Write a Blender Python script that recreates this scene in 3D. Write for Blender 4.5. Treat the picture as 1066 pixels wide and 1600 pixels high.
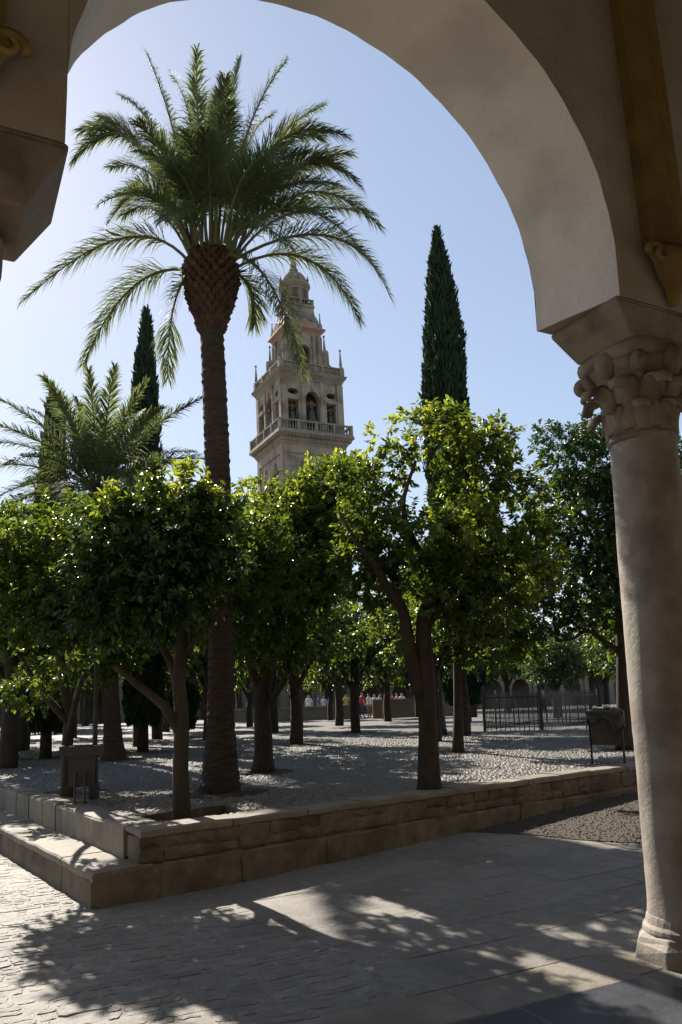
import bpy, math, random
import numpy as np
from mathutils import Vector, Matrix

# ------------------------------------------------------------------ camera, light, exposure
for o in list(bpy.data.objects):
    bpy.data.objects.remove(o)
SC = bpy.context.scene
COL = SC.collection
R_ = math.radians

cam = bpy.data.cameras.new('camera')
camo = bpy.data.objects.new('camera', cam)
COL.objects.link(camo)
SC.camera = camo
FPX, PPX, PPY, EYE = 1240.0, 533.0, 905.0, 1.6
PITCH, ROLL = R_(8.93), R_(1.8)
_f = Vector((0, math.cos(PITCH), math.sin(PITCH)))
_r0 = Vector((1, 0, 0))
_u0 = _r0.cross(_f)
CR = _r0 * math.cos(ROLL) - _u0 * math.sin(ROLL)
CU = _u0 * math.cos(ROLL) + _r0 * math.sin(ROLL)
CF = _f
CP = Vector((0, 0, EYE))
camo.matrix_world = Matrix(((CR.x, CU.x, -CF.x, CP.x), (CR.y, CU.y, -CF.y, CP.y), (CR.z, CU.z, -CF.z, CP.z), (0, 0, 0, 1)))
cam.sensor_fit = 'AUTO'
cam.sensor_width = 36
cam.lens = FPX / 1600 * 36
cam.shift_y = (PPY - 800) / 1600
cam.clip_start = 0.05
cam.clip_end = 3000

SUN_AZ, SUN_EL = R_(-32), R_(37)        # azimuth measured from the camera heading, to the right
SD = Vector((math.sin(SUN_AZ) * math.cos(SUN_EL), math.cos(SUN_AZ) * math.cos(SUN_EL), math.sin(SUN_EL)))
world = bpy.data.worlds.new('World')
SC.world = world
world.use_nodes = True
wn, wl = world.node_tree.nodes, world.node_tree.links
sky = wn.new('ShaderNodeTexSky')
sky.sky_type = 'NISHITA'
sky.sun_disc = False
sky.sun_elevation = SUN_EL
sky.sun_rotation = SUN_AZ
sky.air_density = 1.0
sky.dust_density = 0.3
sky.ozone_density = 1.0
gam = wn.new('ShaderNodeGamma')
gam.inputs['Gamma'].default_value = 0.62
hsv = wn.new('ShaderNodeHueSaturation')
hsv.inputs['Saturation'].default_value = 1.06
tint = wn.new('ShaderNodeMixRGB')
tint.blend_type = 'MULTIPLY'
tint.inputs[0].default_value = 1.0
tint.inputs[2].default_value = (1.02, 1.0, 1.03, 1)
wl.new(sky.outputs[0], gam.inputs['Color'])
wl.new(gam.outputs[0], hsv.inputs['Color'])
wl.new(hsv.outputs[0], tint.inputs[1])
wl.new(tint.outputs[0], wn['Background'].inputs[0])
wn['Background'].inputs[1].default_value = 0.132
sun = bpy.data.lights.new('sun', 'SUN')
suno = bpy.data.objects.new('sun', sun)
COL.objects.link(suno)
suno.rotation_euler = SD.to_track_quat('Z', 'Y').to_euler()
sun.energy = 5.0
sun.angle = R_(0.55)
sun.color = (1.0, 0.93, 0.82)
SC.view_settings.view_transform = 'Standard'
SC.view_settings.look = 'None'
SC.view_settings.gamma = 1
SC.view_settings.use_curve_mapping = False
SC.view_settings.exposure = 1.15
SC.render.engine = 'CYCLES'
SC.cycles.max_bounces = 8
SC.cycles.diffuse_bounces = 4
SC.cycles.transmission_bounces = 4
SC.cycles.caustics_reflective = False
SC.cycles.caustics_refractive = False

# ------------------------------------------------------------------ helpers
rng = random.Random(7)
nr = np.random.default_rng(7)

def at(x, y, Y):
    """point at depth Y seen through a pixel of the 1066 x 1600 photograph"""
    d = CF + CR * ((x - PPX) / FPX) - CU * ((y - PPY) / FPX)
    return CP + d * (Y / d.y)

class MB:
    def __init__(s):
        s.v, s.f = [], []
    def add(s, pts, faces):
        b = len(s.v)
        s.v += [tuple(p) for p in pts]
        s.f += [tuple(b + i for i in f) for f in faces]
    def quad(s, a, b, c, d):
        s.add([a, b, c, d], [(0, 1, 2, 3)])
    def box(s, x0, x1, y0, y1, z0, z1, M=None):
        p = [Vector((x, y, z)) for z in (z0, z1) for y in (y0, y1) for x in (x0, x1)]
        if M is not None:
            p = [M(q) if callable(M) else M @ q for q in p]
        s.add(p, [(0, 2, 3, 1), (4, 5, 7, 6), (0, 1, 5, 4), (2, 6, 7, 3), (0, 4, 6, 2), (1, 3, 7, 5)])
    def frustum(s, lo, hi, z0, z1, M=None):
        """lo, hi = (x0, x1, y0, y1)"""
        p = [Vector((x, y, z)) for (q, z) in ((lo, z0), (hi, z1)) for y in q[2:] for x in q[:2]]
        if M is not None:
            p = [M(q) for q in p]
        s.add(p, [(0, 2, 3, 1), (4, 5, 7, 6), (0, 1, 5, 4), (2, 6, 7, 3), (0, 4, 6, 2), (1, 3, 7, 5)])
    def lathe(s, prof, n=16, c=(0, 0), caps=True, M=None, jit=0.0, sq=None):
        pts = []
        for (r, z) in prof:
            for k in range(n):
                a = 2 * math.pi * k / n
                rr = r * (1 + (rng.uniform(-jit, jit) if jit else 0))
                q = Vector((c[0] + rr * math.cos(a), c[1] + rr * math.sin(a), z))
                pts.append(M(q) if M else q)
        fs = []
        for i in range(len(prof) - 1):
            for k in range(n):
                k2 = (k + 1) % n
                fs.append((i * n + k, i * n + k2, (i + 1) * n + k2, (i + 1) * n + k))
        if caps:
            fs.append(tuple(range(n - 1, -1, -1)))
            fs.append(tuple((len(prof) - 1) * n + k for k in range(n)))
        s.add(pts, fs)
    def tube(s, path, radii, n=8, jit=0.0):
        path = [Vector(p) for p in path]
        pts, fs = [], []
        prev = None
        for i, p in enumerate(path):
            t = (path[min(i + 1, len(path) - 1)] - path[max(i - 1, 0)]).normalized()
            a = prev if prev is not None else (Vector((1, 0, 0)) if abs(t.x) < 0.9 else Vector((0, 1, 0)))
            a = (a - t * a.dot(t)).normalized()
            prev = a
            b = t.cross(a)
            for k in range(n):
                th = 2 * math.pi * k / n
                r = radii[i] * (1 + (rng.uniform(-jit, jit) if jit else 0))
                pts.append(p + (a * math.cos(th) + b * math.sin(th)) * r)
        for i in range(len(path) - 1):
            for k in range(n):
                k2 = (k + 1) % n
                fs.append((i * n + k, i * n + k2, (i + 1) * n + k2, (i + 1) * n + k))
        fs.append(tuple(range(n - 1, -1, -1)))
        fs.append(tuple((len(path) - 1) * n + k for k in range(n)))
        s.add(pts, fs)
    def holed(s, s0, s1, z0, z1, ops, M, d0=0.0, d1=0.3, ops_b=None, caps='lrtb'):
        """wall in the (s, z) plane between depths d0 and d1 with openings.
        ops: list of columns (a, b, [(zlo, zhi), ...]) with functions or numbers"""
        ops_b = ops_b or ops
        N = 14
        def val(f, x):
            return f(x) if callable(f) else f
        def face(ops, d, flip):
            x = s0
            def q(a, b, c, e):
                pp = [M(a[0], a[1], d), M(b[0], b[1], d), M(c[0], c[1], d), M(e[0], e[1], d)]
                s.quad(*(pp[::-1] if flip else pp))
            for (a, b, hs) in ops:
                if a > x + 1e-6:
                    q((x, z0), (a, z0), (a, z1), (x, z1))
                for i in range(N):
                    u0 = a + (b - a) * (0.5 - 0.5 * math.cos(math.pi * i / N))
                    u1 = a + (b - a) * (0.5 - 0.5 * math.cos(math.pi * (i + 1) / N))
                    lo0 = lo1 = z0
                    for (zl, zh) in hs:
                        if val(zl, u0) > lo0 + 1e-6 or val(zl, u1) > lo1 + 1e-6:
                            q((u0, lo0), (u1, lo1), (u1, val(zl, u1)), (u0, val(zl, u0)))
                        lo0, lo1 = val(zh, u0), val(zh, u1)
                    q((u0, lo0), (u1, lo1), (u1, z1), (u0, z1))
                x = b
            if s1 > x + 1e-6:
                q((x, z0), (s1, z0), (s1, z1), (x, z1))
        face(ops, d0, False)
        face(ops_b, d1, True)
        for (A, B) in zip(ops, ops_b):
            for (ha, hb) in zip(A[2], B[2]):
                def pts(c, h):
                    a, b = c[0], c[1]
                    us = [a + (b - a) * (0.5 - 0.5 * math.cos(math.pi * i / N)) for i in range(N + 1)]
                    lo = [(u, val(h[0], u)) for u in us]
                    hi = [(u, val(h[1], u)) for u in us]
                    return lo + hi[::-1]
                pa, pb = pts(A, ha), pts(B, hb)
                n = len(pa)
                for i in range(n):
                    j = (i + 1) % n
                    if (Vector(pa[i]) - Vector(pa[j])).length < 1e-5:
                        continue
                    s.quad(M(*pa[j], d0), M(*pa[i], d0), M(*pb[i], d1), M(*pb[j], d1))
        if 't' in caps:
            s.quad(M(s0, z1, d0), M(s1, z1, d0), M(s1, z1, d1), M(s0, z1, d1))
        if 'b' in caps:
            s.quad(M(s0, z0, d0), M(s0, z0, d1), M(s1, z0, d1), M(s1, z0, d0))
        if 'l' in caps:
            s.quad(M(s0, z0, d0), M(s0, z1, d0), M(s0, z1, d1), M(s0, z0, d1))
        if 'r' in caps:
            s.quad(M(s1, z0, d0), M(s1, z0, d1), M(s1, z1, d1), M(s1, z1, d0))
    def build(s, name, mat, parent=None, smooth=False, loc=None, bevel=0):
        me = bpy.data.meshes.new(name)
        me.from_pydata(s.v, [], s.f)
        me.materials.append(mat)
        if smooth:
            me.shade_smooth()
        o = link(name, me, parent, loc)
        if bevel:
            m = o.modifiers.new('bevel', 'BEVEL')
            m.width = bevel
            m.segments = 2
            m.limit_method = 'ANGLE'
        return o

def link(name, me, parent=None, loc=None):
    o = bpy.data.objects.new(name, me)
    COL.objects.link(o)
    if parent is not None:
        o.parent = parent
    if loc is not None:
        o.location = loc
    return o

def np_mesh(name, V, F, mat, smooth=False):
    """V (n,3), F (m,k) arrays"""
    me = bpy.data.meshes.new(name)
    n, (m, k) = len(V), F.shape
    me.vertices.add(n)
    me.vertices.foreach_set('co', np.asarray(V, np.float32).ravel())
    me.loops.add(m * k)
    me.loops.foreach_set('vertex_index', F.astype(np.int32).ravel())
    me.polygons.add(m)
    me.polygons.foreach_set('loop_start', np.arange(0, m * k, k, dtype=np.int32))
    me.update(calc_edges=True)
    me.materials.append(mat)
    if smooth:
        me.shade_smooth()
    return me

def tag(o, label=None, cat=None, group=None, kind=None):
    if label: o['label'] = label
    if cat: o['category'] = cat
    if group: o['group'] = group
    if kind: o['kind'] = kind
    return o

def empty(name, loc=(0, 0, 0), rz=0.0):
    o = bpy.data.objects.new(name, None)
    COL.objects.link(o)
    o.location = loc
    o.rotation_euler.z = rz
    o.empty_display_size = 0.1
    return o

def kids(o):
    return [c for c in bpy.data.objects if c.parent == o]

def copy_tree(o, parent=None, ch=None):
    if ch is None:
        ch = {}
        for q in bpy.data.objects:
            if q.parent: ch.setdefault(q.parent, []).append(q)
    c = o.copy()
    COL.objects.link(c)
    c.parent = parent
    for k in ch.get(o, []):
        copy_tree(k, c, ch)
    return c

# ------------------------------------------------------------------ materials
def mat(name, c1, c2=None, scale=8.0, rough=0.8, bump=0.0, bscale=None, stain=None, sscale=0.9, samt=0.5, spec=0.4, metal=0.0, rnd=0.0, detail=6.0, stretch=None):
    m = bpy.data.materials.new(name)
    m.use_nodes = True
    nt = m.node_tree
    N, L = nt.nodes, nt.links
    b = N['Principled BSDF']
    b.inputs['Roughness'].default_value = rough
    b.inputs['Specular IOR Level'].default_value = spec
    b.inputs['Metallic'].default_value = metal
    geo = N.new('ShaderNodeNewGeometry')
    vec = geo.outputs['Position']
    if stretch:
        mp = N.new('ShaderNodeMapping')
        mp.inputs['Scale'].default_value = stretch
        L.new(vec, mp.inputs['Vector'])
        vec = mp.outputs[0]
    n1 = N.new('ShaderNodeTexNoise')
    n1.inputs['Scale'].default_value = scale
    n1.inputs['Detail'].default_value = detail
    n1.inputs['Roughness'].default_value = 0.65
    L.new(vec, n1.inputs['Vector'])
    cr = N.new('ShaderNodeValToRGB')
    cr.color_ramp.elements[0].position = 0.33
    cr.color_ramp.elements[1].position = 0.68
    cr.color_ramp.elements[0].color = (*c1, 1)
    cr.color_ramp.elements[1].color = (*(c2 or c1), 1)
    L.new(n1.outputs[0], cr.inputs[0])
    col = cr.outputs[0]
    if stain:
        n2 = N.new('ShaderNodeTexNoise')
        n2.inputs['Scale'].default_value = sscale
        n2.inputs['Detail'].default_value = 7
        L.new(vec, n2.inputs['Vector'])
        r2 = N.new('ShaderNodeValToRGB')
        r2.color_ramp.elements[0].position = 0.47
        r2.color_ramp.elements[1].position = 0.66
        r2.color_ramp.elements[0].color = (0, 0, 0, 1)
        r2.color_ramp.elements[1].color = (samt, samt, samt, 1)
        L.new(n2.outputs[0], r2.inputs[0])
        mx = N.new('ShaderNodeMixRGB')
        mx.inputs[2].default_value = (*stain, 1)
        L.new(r2.outputs[0], mx.inputs[0])
        L.new(col, mx.inputs[1])
        col = mx.outputs[0]
    if rnd:
        oi = N.new('ShaderNodeObjectInfo')
        mr = N.new('ShaderNodeMapRange')
        mr.inputs[3].default_value = 1 - rnd
        mr.inputs[4].default_value = 1 + rnd
        L.new(oi.outputs['Random'], mr.inputs[0])
        hv = N.new('ShaderNodeHueSaturation')
        L.new(mr.outputs[0], hv.inputs['Value'])
        L.new(col, hv.inputs['Color'])
        col = hv.outputs[0]
    L.new(col, b.inputs['Base Color'])
    if bump:
        n3 = N.new('ShaderNodeTexNoise')
        n3.inputs['Scale'].default_value = bscale or scale * 3
        n3.inputs['Detail'].default_value = 8
        n3.inputs['Roughness'].default_value = 0.7
        L.new(vec, n3.inputs['Vector'])
        bp = N.new('ShaderNodeBump')
        bp.inputs['Strength'].default_value = 1.0
        bp.inputs['Distance'].default_value = bump
        L.new(n3.outputs[0], bp.inputs['Height'])
        L.new(bp.outputs[0], b.inputs['Normal'])
    return m

def leaf_mat(name, c1, c2, t1, t2, trans=0.4, rough=0.3, spec=0.5):
    m = bpy.data.materials.new(name)
    m.use_nodes = True
    nt = m.node_tree
    N, L = nt.nodes, nt.links
    b = N['Principled BSDF']
    b.inputs['Roughness'].default_value = rough
    b.inputs['Specular IOR Level'].default_value = spec
    geo = N.new('ShaderNodeNewGeometry')
    def ramp(a, c):
        r = N.new('ShaderNodeValToRGB')
        r.color_ramp.elements[0].color = (*a, 1)
        r.color_ramp.elements[1].color = (*c, 1)
        L.new(geo.outputs['Random Per Island'], r.inputs[0])
        return r
    L.new(ramp(c1, c2).outputs[0], b.inputs['Base Color'])
    tr = N.new('ShaderNodeBsdfTranslucent')
    L.new(ramp(t1, t2).outputs[0], tr.inputs[0])
    mx = N.new('ShaderNodeMixShader')
    mx.inputs[0].default_value = trans
    L.new(b.outputs[0], mx.inputs[1])
    L.new(tr.outputs[0], mx.inputs[2])
    L.new(mx.outputs[0], N['Material Output'].inputs[0])
    return m

M = {}
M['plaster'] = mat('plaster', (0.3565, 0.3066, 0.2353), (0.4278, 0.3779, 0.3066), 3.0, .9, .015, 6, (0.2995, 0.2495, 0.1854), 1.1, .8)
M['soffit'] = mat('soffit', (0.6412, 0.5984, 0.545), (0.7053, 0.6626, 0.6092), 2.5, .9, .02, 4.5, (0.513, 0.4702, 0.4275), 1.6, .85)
M['ochre'] = mat('ochre', (.20, .128, .032), (.25, .165, .048), 5, .85, .006, 14, (.13, .085, .03), 2.4, .8)
M['colstone'] = mat('column_stone', (0.2257, 0.1881, 0.1505), (0.301, 0.2633, 0.2195), 7, .7, .007, 24, (0.1505, 0.1191, 0.09405), 3.2, .85)
M['capstone'] = mat('capital_stone', (0.216, 0.174, 0.126), (0.282, 0.234, 0.18), 9, .85, .016, 14, (0.132, 0.102, 0.072), 4.0, .85)
M['paving'] = mat('paving', (0.1642, 0.1477, 0.1272), (0.238, 0.2175, 0.1888), 9, .7, .008, 30, (0.1231, 0.1067, 0.09029), 1.1, .6, rnd=.10)
M['mortar'] = mat('mortar', (0.1242, 0.1076, 0.08694), (0.1822, 0.1615, 0.1325), 11, .95, .012, 40)
M['wallstone'] = mat('wall_stone', (.125, .104, .074), (.215, .180, .132), 8, .9, .022, 18, (.075, .060, .044), 2.6, .75, rnd=.10)
M['stepstone'] = mat('step_stone', (0.1872, 0.162, 0.126), (0.252, 0.2232, 0.18), 6, .75, .008, 24, (0.1296, 0.1044, 0.072), 1.8, .6, rnd=.1)
M['cobble'] = mat('cobble', (0.07128, 0.0648, 0.05832), (0.1555, 0.1458, 0.1296), 22, .7, .02, 34, (0.08424, 0.0648, 0.0486), .7, .6)
M['pebble'] = mat('pebble', (0.1224, 0.1152, 0.1008), (0.216, 0.2016, 0.18), 14,   .6, .0, 30, (0.144, 0.1152, 0.0864), .8, .5)
M['earth'] = mat('earth', (0.0405, 0.02808, 0.0189), (0.081, 0.0594, 0.0405), 9, .95, .02, 30)
M['gravel'] = mat('gravel', (0.03168, 0.02534, 0.01964), (0.07603, 0.06336, 0.05069), 20, .8)
M['slate'] = mat('slate', (.024, .027, .035), (.055, .058, .066), 5, .42, .006, 16, (.10, .10, .105), 3.0, .45, rnd=.15)
M['bark'] = mat('bark', (0.0245, 0.0168, 0.0112), (0.056, 0.042, 0.02975), 9, .9, .012, 26, stretch=(1, 1, .35))
M['palmbark'] = mat('palm_bark', (0.0275, 0.02, 0.015), (0.07, 0.05, 0.0375), 11, .95, .018, 24, stretch=(.5, .5, 2.5))
M['palmstub'] = mat('palm_stub', (0.0425, 0.0225, 0.015), (0.09, 0.0525, 0.0325), 14, .9, .01, 40, rnd=.25)
M['leaf'] = leaf_mat('orange_leaf', (.022, .050, .013), (.048, .085, .020), (.13, .21, .012), (.36, .44, .03), .32, .36, .45)
M['leaf2'] = leaf_mat('dark_leaf', (.016, .040, .014), (.034, .065, .020), (.07, .14, .012), (.18, .26, .03), .22, .36, .45)
M['leaf3'] = leaf_mat('fresh_leaf', (.045, .085, .016), (.085, .13, .025), (.32, .40, .02), (.58, .60, .05), .42, .32, .5)
M['palmleaf'] = leaf_mat('palm_leaf', (.055, .085, .045), (.105, .135, .068), (.16, .20, .06), (.28, .32, .10), .36, .66, .22)
M['rachis'] = mat('rachis', (.07, .085, .03), (.13, .125, .05), 12, .6)
M['cypress'] = leaf_mat('cypress_leaf', (.012, .028, .014), (.028, .052, .022), (.02, .05, .01), (.05, .09, .02), .12, .7, .2)
M['iron'] = mat('iron', (.018, .018, .02), (.03, .03, .032), 30, .5, spec=.5)
M['binmetal'] = mat('bin_metal', (0.0294, 0.0315, 0.0336), (0.0462, 0.0483, 0.0504), 14, .5, .002, 30, (0.0672, 0.0546, 0.042), 5, .4, metal=.3)
M['bag'] = mat('black_bag', (.01, .01, .012), (.018, .018, .02), 12, .25, .006, 24, spec=.6)
M['paper'] = mat('litter', (.55, .55, .52), (.70, .68, .62), 14, .6)
M['glass'] = mat('lamp_glass', (.45, .48, .50), (.60, .63, .65), 5, .2, spec=.6)
M['tower'] = mat('tower_stone', (.265, .222, .165), (.35, .30, .235), .9, .9, .03, 3.0, (.13, .105, .078), .5, .85)
M['tower_trim'] = mat('tower_trim', (.20, .168, .128), (.295, .255, .20), 1.4, .9, .02, 5.0, (.13, .108, .08), .5, .6)
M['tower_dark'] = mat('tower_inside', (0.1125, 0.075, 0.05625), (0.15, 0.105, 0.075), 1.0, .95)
M['tower_pink'] = mat('tower_pink', (0.285, 0.18, 0.1275), (0.36, 0.24, 0.1725), 1.0, .9, .02, 4.0)
M['bronze'] = mat('bronze', (.05, .06, .055), (.09, .10, .09), 4, .5, metal=.5)
M['farwall'] = mat('far_wall', (0.18, 0.144, 0.099), (0.24, 0.198, 0.144), .8, .9, .01, 6, (0.132, 0.102, 0.072), .3, .5)
M['rooftile'] = mat('roof_tile', (.26, .14, .085), (.38, .22, .13), 3, .9, .03, 8)
M['wood'] = mat('ceiling_wood', (.07, .042, .025), (.12, .075, .045), 6, .8, .004, 30)
M['skin'] = mat('skin', (.45, .28, .20), (.50, .32, .23), 6, .6)
M['hair'] = mat('hair', (.03, .02, .015), (.06, .04, .025), 12, .7)
def cloth(n, c):
    return mat(n, tuple(x * .9 for x in c), c, 8, .9)
SHIRTS = [cloth('cloth_white', (.72, .70, .68)), cloth('cloth_blue', (.10, .16, .34)), cloth('cloth_red', (.50, .06, .06)),
          cloth('cloth_pale_blue', (.42, .52, .66)), cloth('cloth_pink', (.62, .30, .34)), cloth('cloth_yellow', (.60, .46, .10)), cloth('cloth_grey', (.22, .22, .24))]
TROUSERS = [cloth('denim', (.07, .09, .16)), cloth('khaki', (.30, .24, .16)), cloth('dark_cloth', (.03, .03, .035))]

# ------------------------------------------------------------------ frames of reference
AU = Vector((math.sin(R_(63)), math.cos(R_(63)), 0))          # along the arcade
AV = Vector((-AU.y, AU.x, 0))                                 # out into the court
A0 = Vector((1.79, 4.68, 0))                                  # inner right corner of the arch
def AP(s, z, d):
    p = A0 + AU * s + AV * d
    return Vector((p.x, p.y, z))
WC = Vector((-1.81, 7.12, 0))                                 # corner of the raised garden
WT = Vector((math.sin(R_(51)), math.cos(R_(51)), 0))          # along its right wall
WE = Vector((-math.sin(R_(34.7)), math.cos(R_(34.7)), 0))     # along its left wall
WN = Vector((-WT.y, WT.x, 0))
def WP(a, n, z=0):
    p = WC + WT * a + WE * n
    return Vector((p.x, p.y, z))
GZ = 0.56
def lower_z(x, y):
    a = (Vector((x, y, 0)) - WC).dot(WT)
    t = max(0.0, min(a - 0.8, 12.0))
    return 0.034 * t * t / (t + 1.2) if t > 0 else 0.0
def inv_w(x, y):
    d = Vector((x, y, 0)) - WC
    det = WT.x * WE.y - WT.y * WE.x
    return (d.x * WE.y - d.y * WE.x) / det, (WT.x * d.y - WT.y * d.x) / det
def garden_z(x, y):
    a, n = inv_w(x, y)
    f = min(1, max(0, (min(a, n) - .5) / 2.0))
    return GZ + f * (.025 * math.sin(x * 1.1 + .4 * y) + .02 * math.sin(y * .9 - x * .35) + .012 * math.sin(2.3 * x + 1.7 * y))

# ------------------------------------------------------------------ ground
mb = MB()
xs = [-400, -150, -60, -30, -15, -8] + [-6 + .5 * i for i in range(0, 45)] + [20, 30, 60, 150, 400]
ys = [-60, -20, -8] + [-4 + .5 * i for i in range(0, 45)] + [22, 30, 60, 120, 250, 600]
for y in ys:
    for x in xs:
        mb.v.append((x, y, lower_z(x, y) - .001))
w = len(xs)
for j in range(len(ys) - 1):
    for i in range(w - 1):
        mb.f.append((j * w + i, j * w + i + 1, (j + 1) * w + i + 1, (j + 1) * w + i))
ground = mb.build('ground', M['paving'], smooth=True)
tag(ground, kind='structure')

# raised garden ground with the square tree pit left open
PIT = (0.36, 1.34, 0.34, 0.98)   # a0, a1, n0, n1
def lin(a, b, st):
    k = max(1, int(round((b - a) / st)))
    return [a + (b - a) * i / k for i in range(k)]
al = lin(0, PIT[0], .18) + lin(PIT[0], PIT[1], .25) + lin(PIT[1], 12, .3) + lin(12, 40, 1.5) + lin(40, 110, 8) + [110]
nl = lin(0, PIT[2], .18) + lin(PIT[2], PIT[3], .22) + lin(PIT[3], 14, .3) + lin(14, 45, 1.5) + lin(45, 110, 8) + [110]
mb = MB()
for n in nl:
    for a in al:
        p = WP(a, n)
        mb.v.append((p.x, p.y, garden_z(p.x, p.y)))
w = len(al)
for j in range(len(nl) - 1):
    for i in range(w - 1):
        ca, cn = (al[i] + al[i + 1]) / 2, (nl[j] + nl[j + 1]) / 2
        if PIT[0] < ca < PIT[1] and PIT[2] < cn < PIT[3]:
            continue
        mb.f.append((j * w + i, j * w + i + 1, (j + 1) * w + i + 1, (j + 1) * w + i))
garden = mb.build('garden_ground', M['cobble'], smooth=True)
tag(garden, kind='structure')
# the pit: walls and floor
mb = MB()
pf = GZ - .13
c = [WP(PIT[0], PIT[2]), WP(PIT[1], PIT[2]), WP(PIT[1], PIT[3]), WP(PIT[0], PIT[3])]
for i in range(4):
    p, q = c[i], c[(i + 1) % 4]
    mb.quad(Vector((p.x, p.y, GZ)), Vector((q.x, q.y, GZ)), Vector((q.x, q.y, pf)), Vector((p.x, p.y, pf)))
mb.build('pit_wall', M['wallstone'], garden)
mb = MB()
mb.quad(*[Vector((p.x, p.y, pf)) for p in c])
mb.build('pit_soil', M['earth'], garden)

# ------------------------------------------------------------------ voronoi stones
def voronoi(seeds, bound):
    """cells of the seeds clipped to the convex polygon bound"""
    out = []
    P = np.array(seeds)
    for i, p in enumerate(P):
        d = np.linalg.norm(P - p, axis=1)
        idx = np.argsort(d)[1:22]
        poly = [Vector(b) for b in bound]
        for j in idx:
            q = P[j]
            m = Vector((p + q) / 2)
            nrm = Vector(q - p)
            new = []
            for k in range(len(poly)):
                a, b = poly[k], poly[(k + 1) % len(poly)]
                da, db = (a - m).dot(nrm), (b - m).dot(nrm)
                if da <= 0: new.append(a)
                if (da < 0 < db) or (db < 0 < da):
                    new.append(a + (b - a) * (da / (da - db)))
            poly = new
            if len(poly) < 3: break
        if len(poly) >= 3:
            out.append(poly)
    return out

def inset(poly, g):
    c = sum(poly, Vector((0, 0))) / len(poly)
    n = len(poly)
    out = []
    for i in range(n):
        d = (poly[i] - c)
        l = d.length
        out.append(c + d * max(0.3, (l - g) / l))
    return out

def rounded(poly, r):
    out = []
    n = len(poly)
    for i in range(n):
        p, a, b = poly[i], poly[i - 1], poly[(i + 1) % n]
        da, db = (a - p), (b - p)
        if da.length < 1e-4 or db.length < 1e-4: continue
        ra, rb = min(r, da.length * .35), min(r, db.length * .35)
        out += [p + da.normalized() * ra, p + db.normalized() * rb]
    return out

def stone_mesh(mb, poly, g, h, mp, bev=.012, tilt=.012, rr=.03, dome=0.0):
    q = rounded(inset(poly, g), rr)
    if len(q) < 3: return
    c = sum(q, Vector((0, 0))) / len(q)
    tx, ty = rng.uniform(-tilt, tilt), rng.uniform(-tilt, tilt)
    hh = h + rng.uniform(-.35, .35) * min(h, .006)
    k = len(q)
    lo = [mp(p.x, p.y, 0) for p in q]
    mid = [mp(p.x, p.y, hh * .6 + (p.x - c.x) * tx + (p.y - c.y) * ty) for p in q]
    hi = []
    for p in q:
        d = p - c
        p2 = c + d * max(.4, (d.length - bev) / d.length)
        hi.append(mp(p2.x, p2.y, hh + (p2.x - c.x) * tx + (p2.y - c.y) * ty + rng.uniform(-.1, .1) * min(h, .02)))
    ctr = [mp(c.x, c.y, hh + dome * min(h, .035))]
    fs = []
    for i in range(k):
        j = (i + 1) % k
        fs += [(i, j, k + j, k + i), (k + i, k + j, 2 * k + j, 2 * k + i), (2 * k + i, 2 * k + j, 3 * k)]
    mb.add(lo + mid + hi + ctr, fs)

# paving stones of the lower court (in arcade coordinates s, d)
def in_garden(p, m=0.0):
    a, n = inv_w(p.x, p.y)
    return (a > -.43 - m and n > -.07 - m)
GR = [Vector((.34, 9.68)), Vector((1.21, 9.82)), Vector((3.04, 8.33)), Vector((6.0, 6.1))]   # near edge of the gravel strip
def in_gravel(p):
    for i in range(3):
        a, b = GR[i], GR[i + 1]
        if a.x <= p.x <= b.x:
            return p.y > a.y + (b.y - a.y) * (p.x - a.x) / (b.x - a.x) - .02
    return p.x > 6
def paver(poly, gap, bev, tilt, rr, dome, h):
    def mp(s, d, h):
        q = AP(s, 0, d)
        return Vector((q.x, q.y, lower_z(q.x, q.y) - .03 + h))
    mb = MB()
    stone_mesh(mb, poly, gap, h, mp, bev, tilt, rr, dome)
    if mb.v:
        mb.build('paving_stone', M['paving'], ground)
def pav_ok(c, m):
    p = AP(c.x, 0, c.y)
    return not (in_garden(p, -m) or abs(p.x) > .49 * p.y + .45 or in_gravel(p))
setts = []
d = .66
while d < 7.4:
    wd = rng.choice((.07, .09, .11, .14, .18))
    s = -7.6 + rng.uniform(0, .1)
    while s < -1.3:
        l = min(rng.uniform(.07, .17) if rng.random() < .65 else rng.uniform(.15, .32), max(.05, -1.3 - s))
        c = Vector((s + l / 2, d + wd / 2))
        if pav_ok(c, .1):
            if wd > .13 and rng.random() < .5 and l < .22:
                m_ = d + wd * rng.uniform(.35, .65)
                setts.append((AP(c.x, 0, c.y).length, (s, s + l, d, m_)))
                setts.append((AP(c.x, 0, c.y).length, (s, s + l, m_, d + wd)))
            else:
                setts.append((AP(c.x, 0, c.y).length, (s, s + l, d, d + wd)))
        s += l
    d += wd
def irregular(x0, x1, y0, y1, j):
    """rough block outline between the given edges"""
    e = lambda: rng.uniform(-j, j)
    p = [(x0 + e(), y0 + e()), (x0 + (x1 - x0) * rng.uniform(.3, .45), y0 + e()), (x0 + (x1 - x0) * rng.uniform(.6, .75), y0 + e()), (x1 + e(), y0 + e()), (x1 + e(), (y0 + y1) / 2 + e()),
         (x1 + e(), y1 + e()), (x0 + (x1 - x0) * rng.uniform(.55, .7), y1 + e()), (x0 + (x1 - x0) * rng.uniform(.25, .4), y1 + e()), (x0 + e(), y1 + e()), (x0 + e(), (y0 + y1) / 2 + e())]
    return [Vector(q) for q in p]
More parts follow.
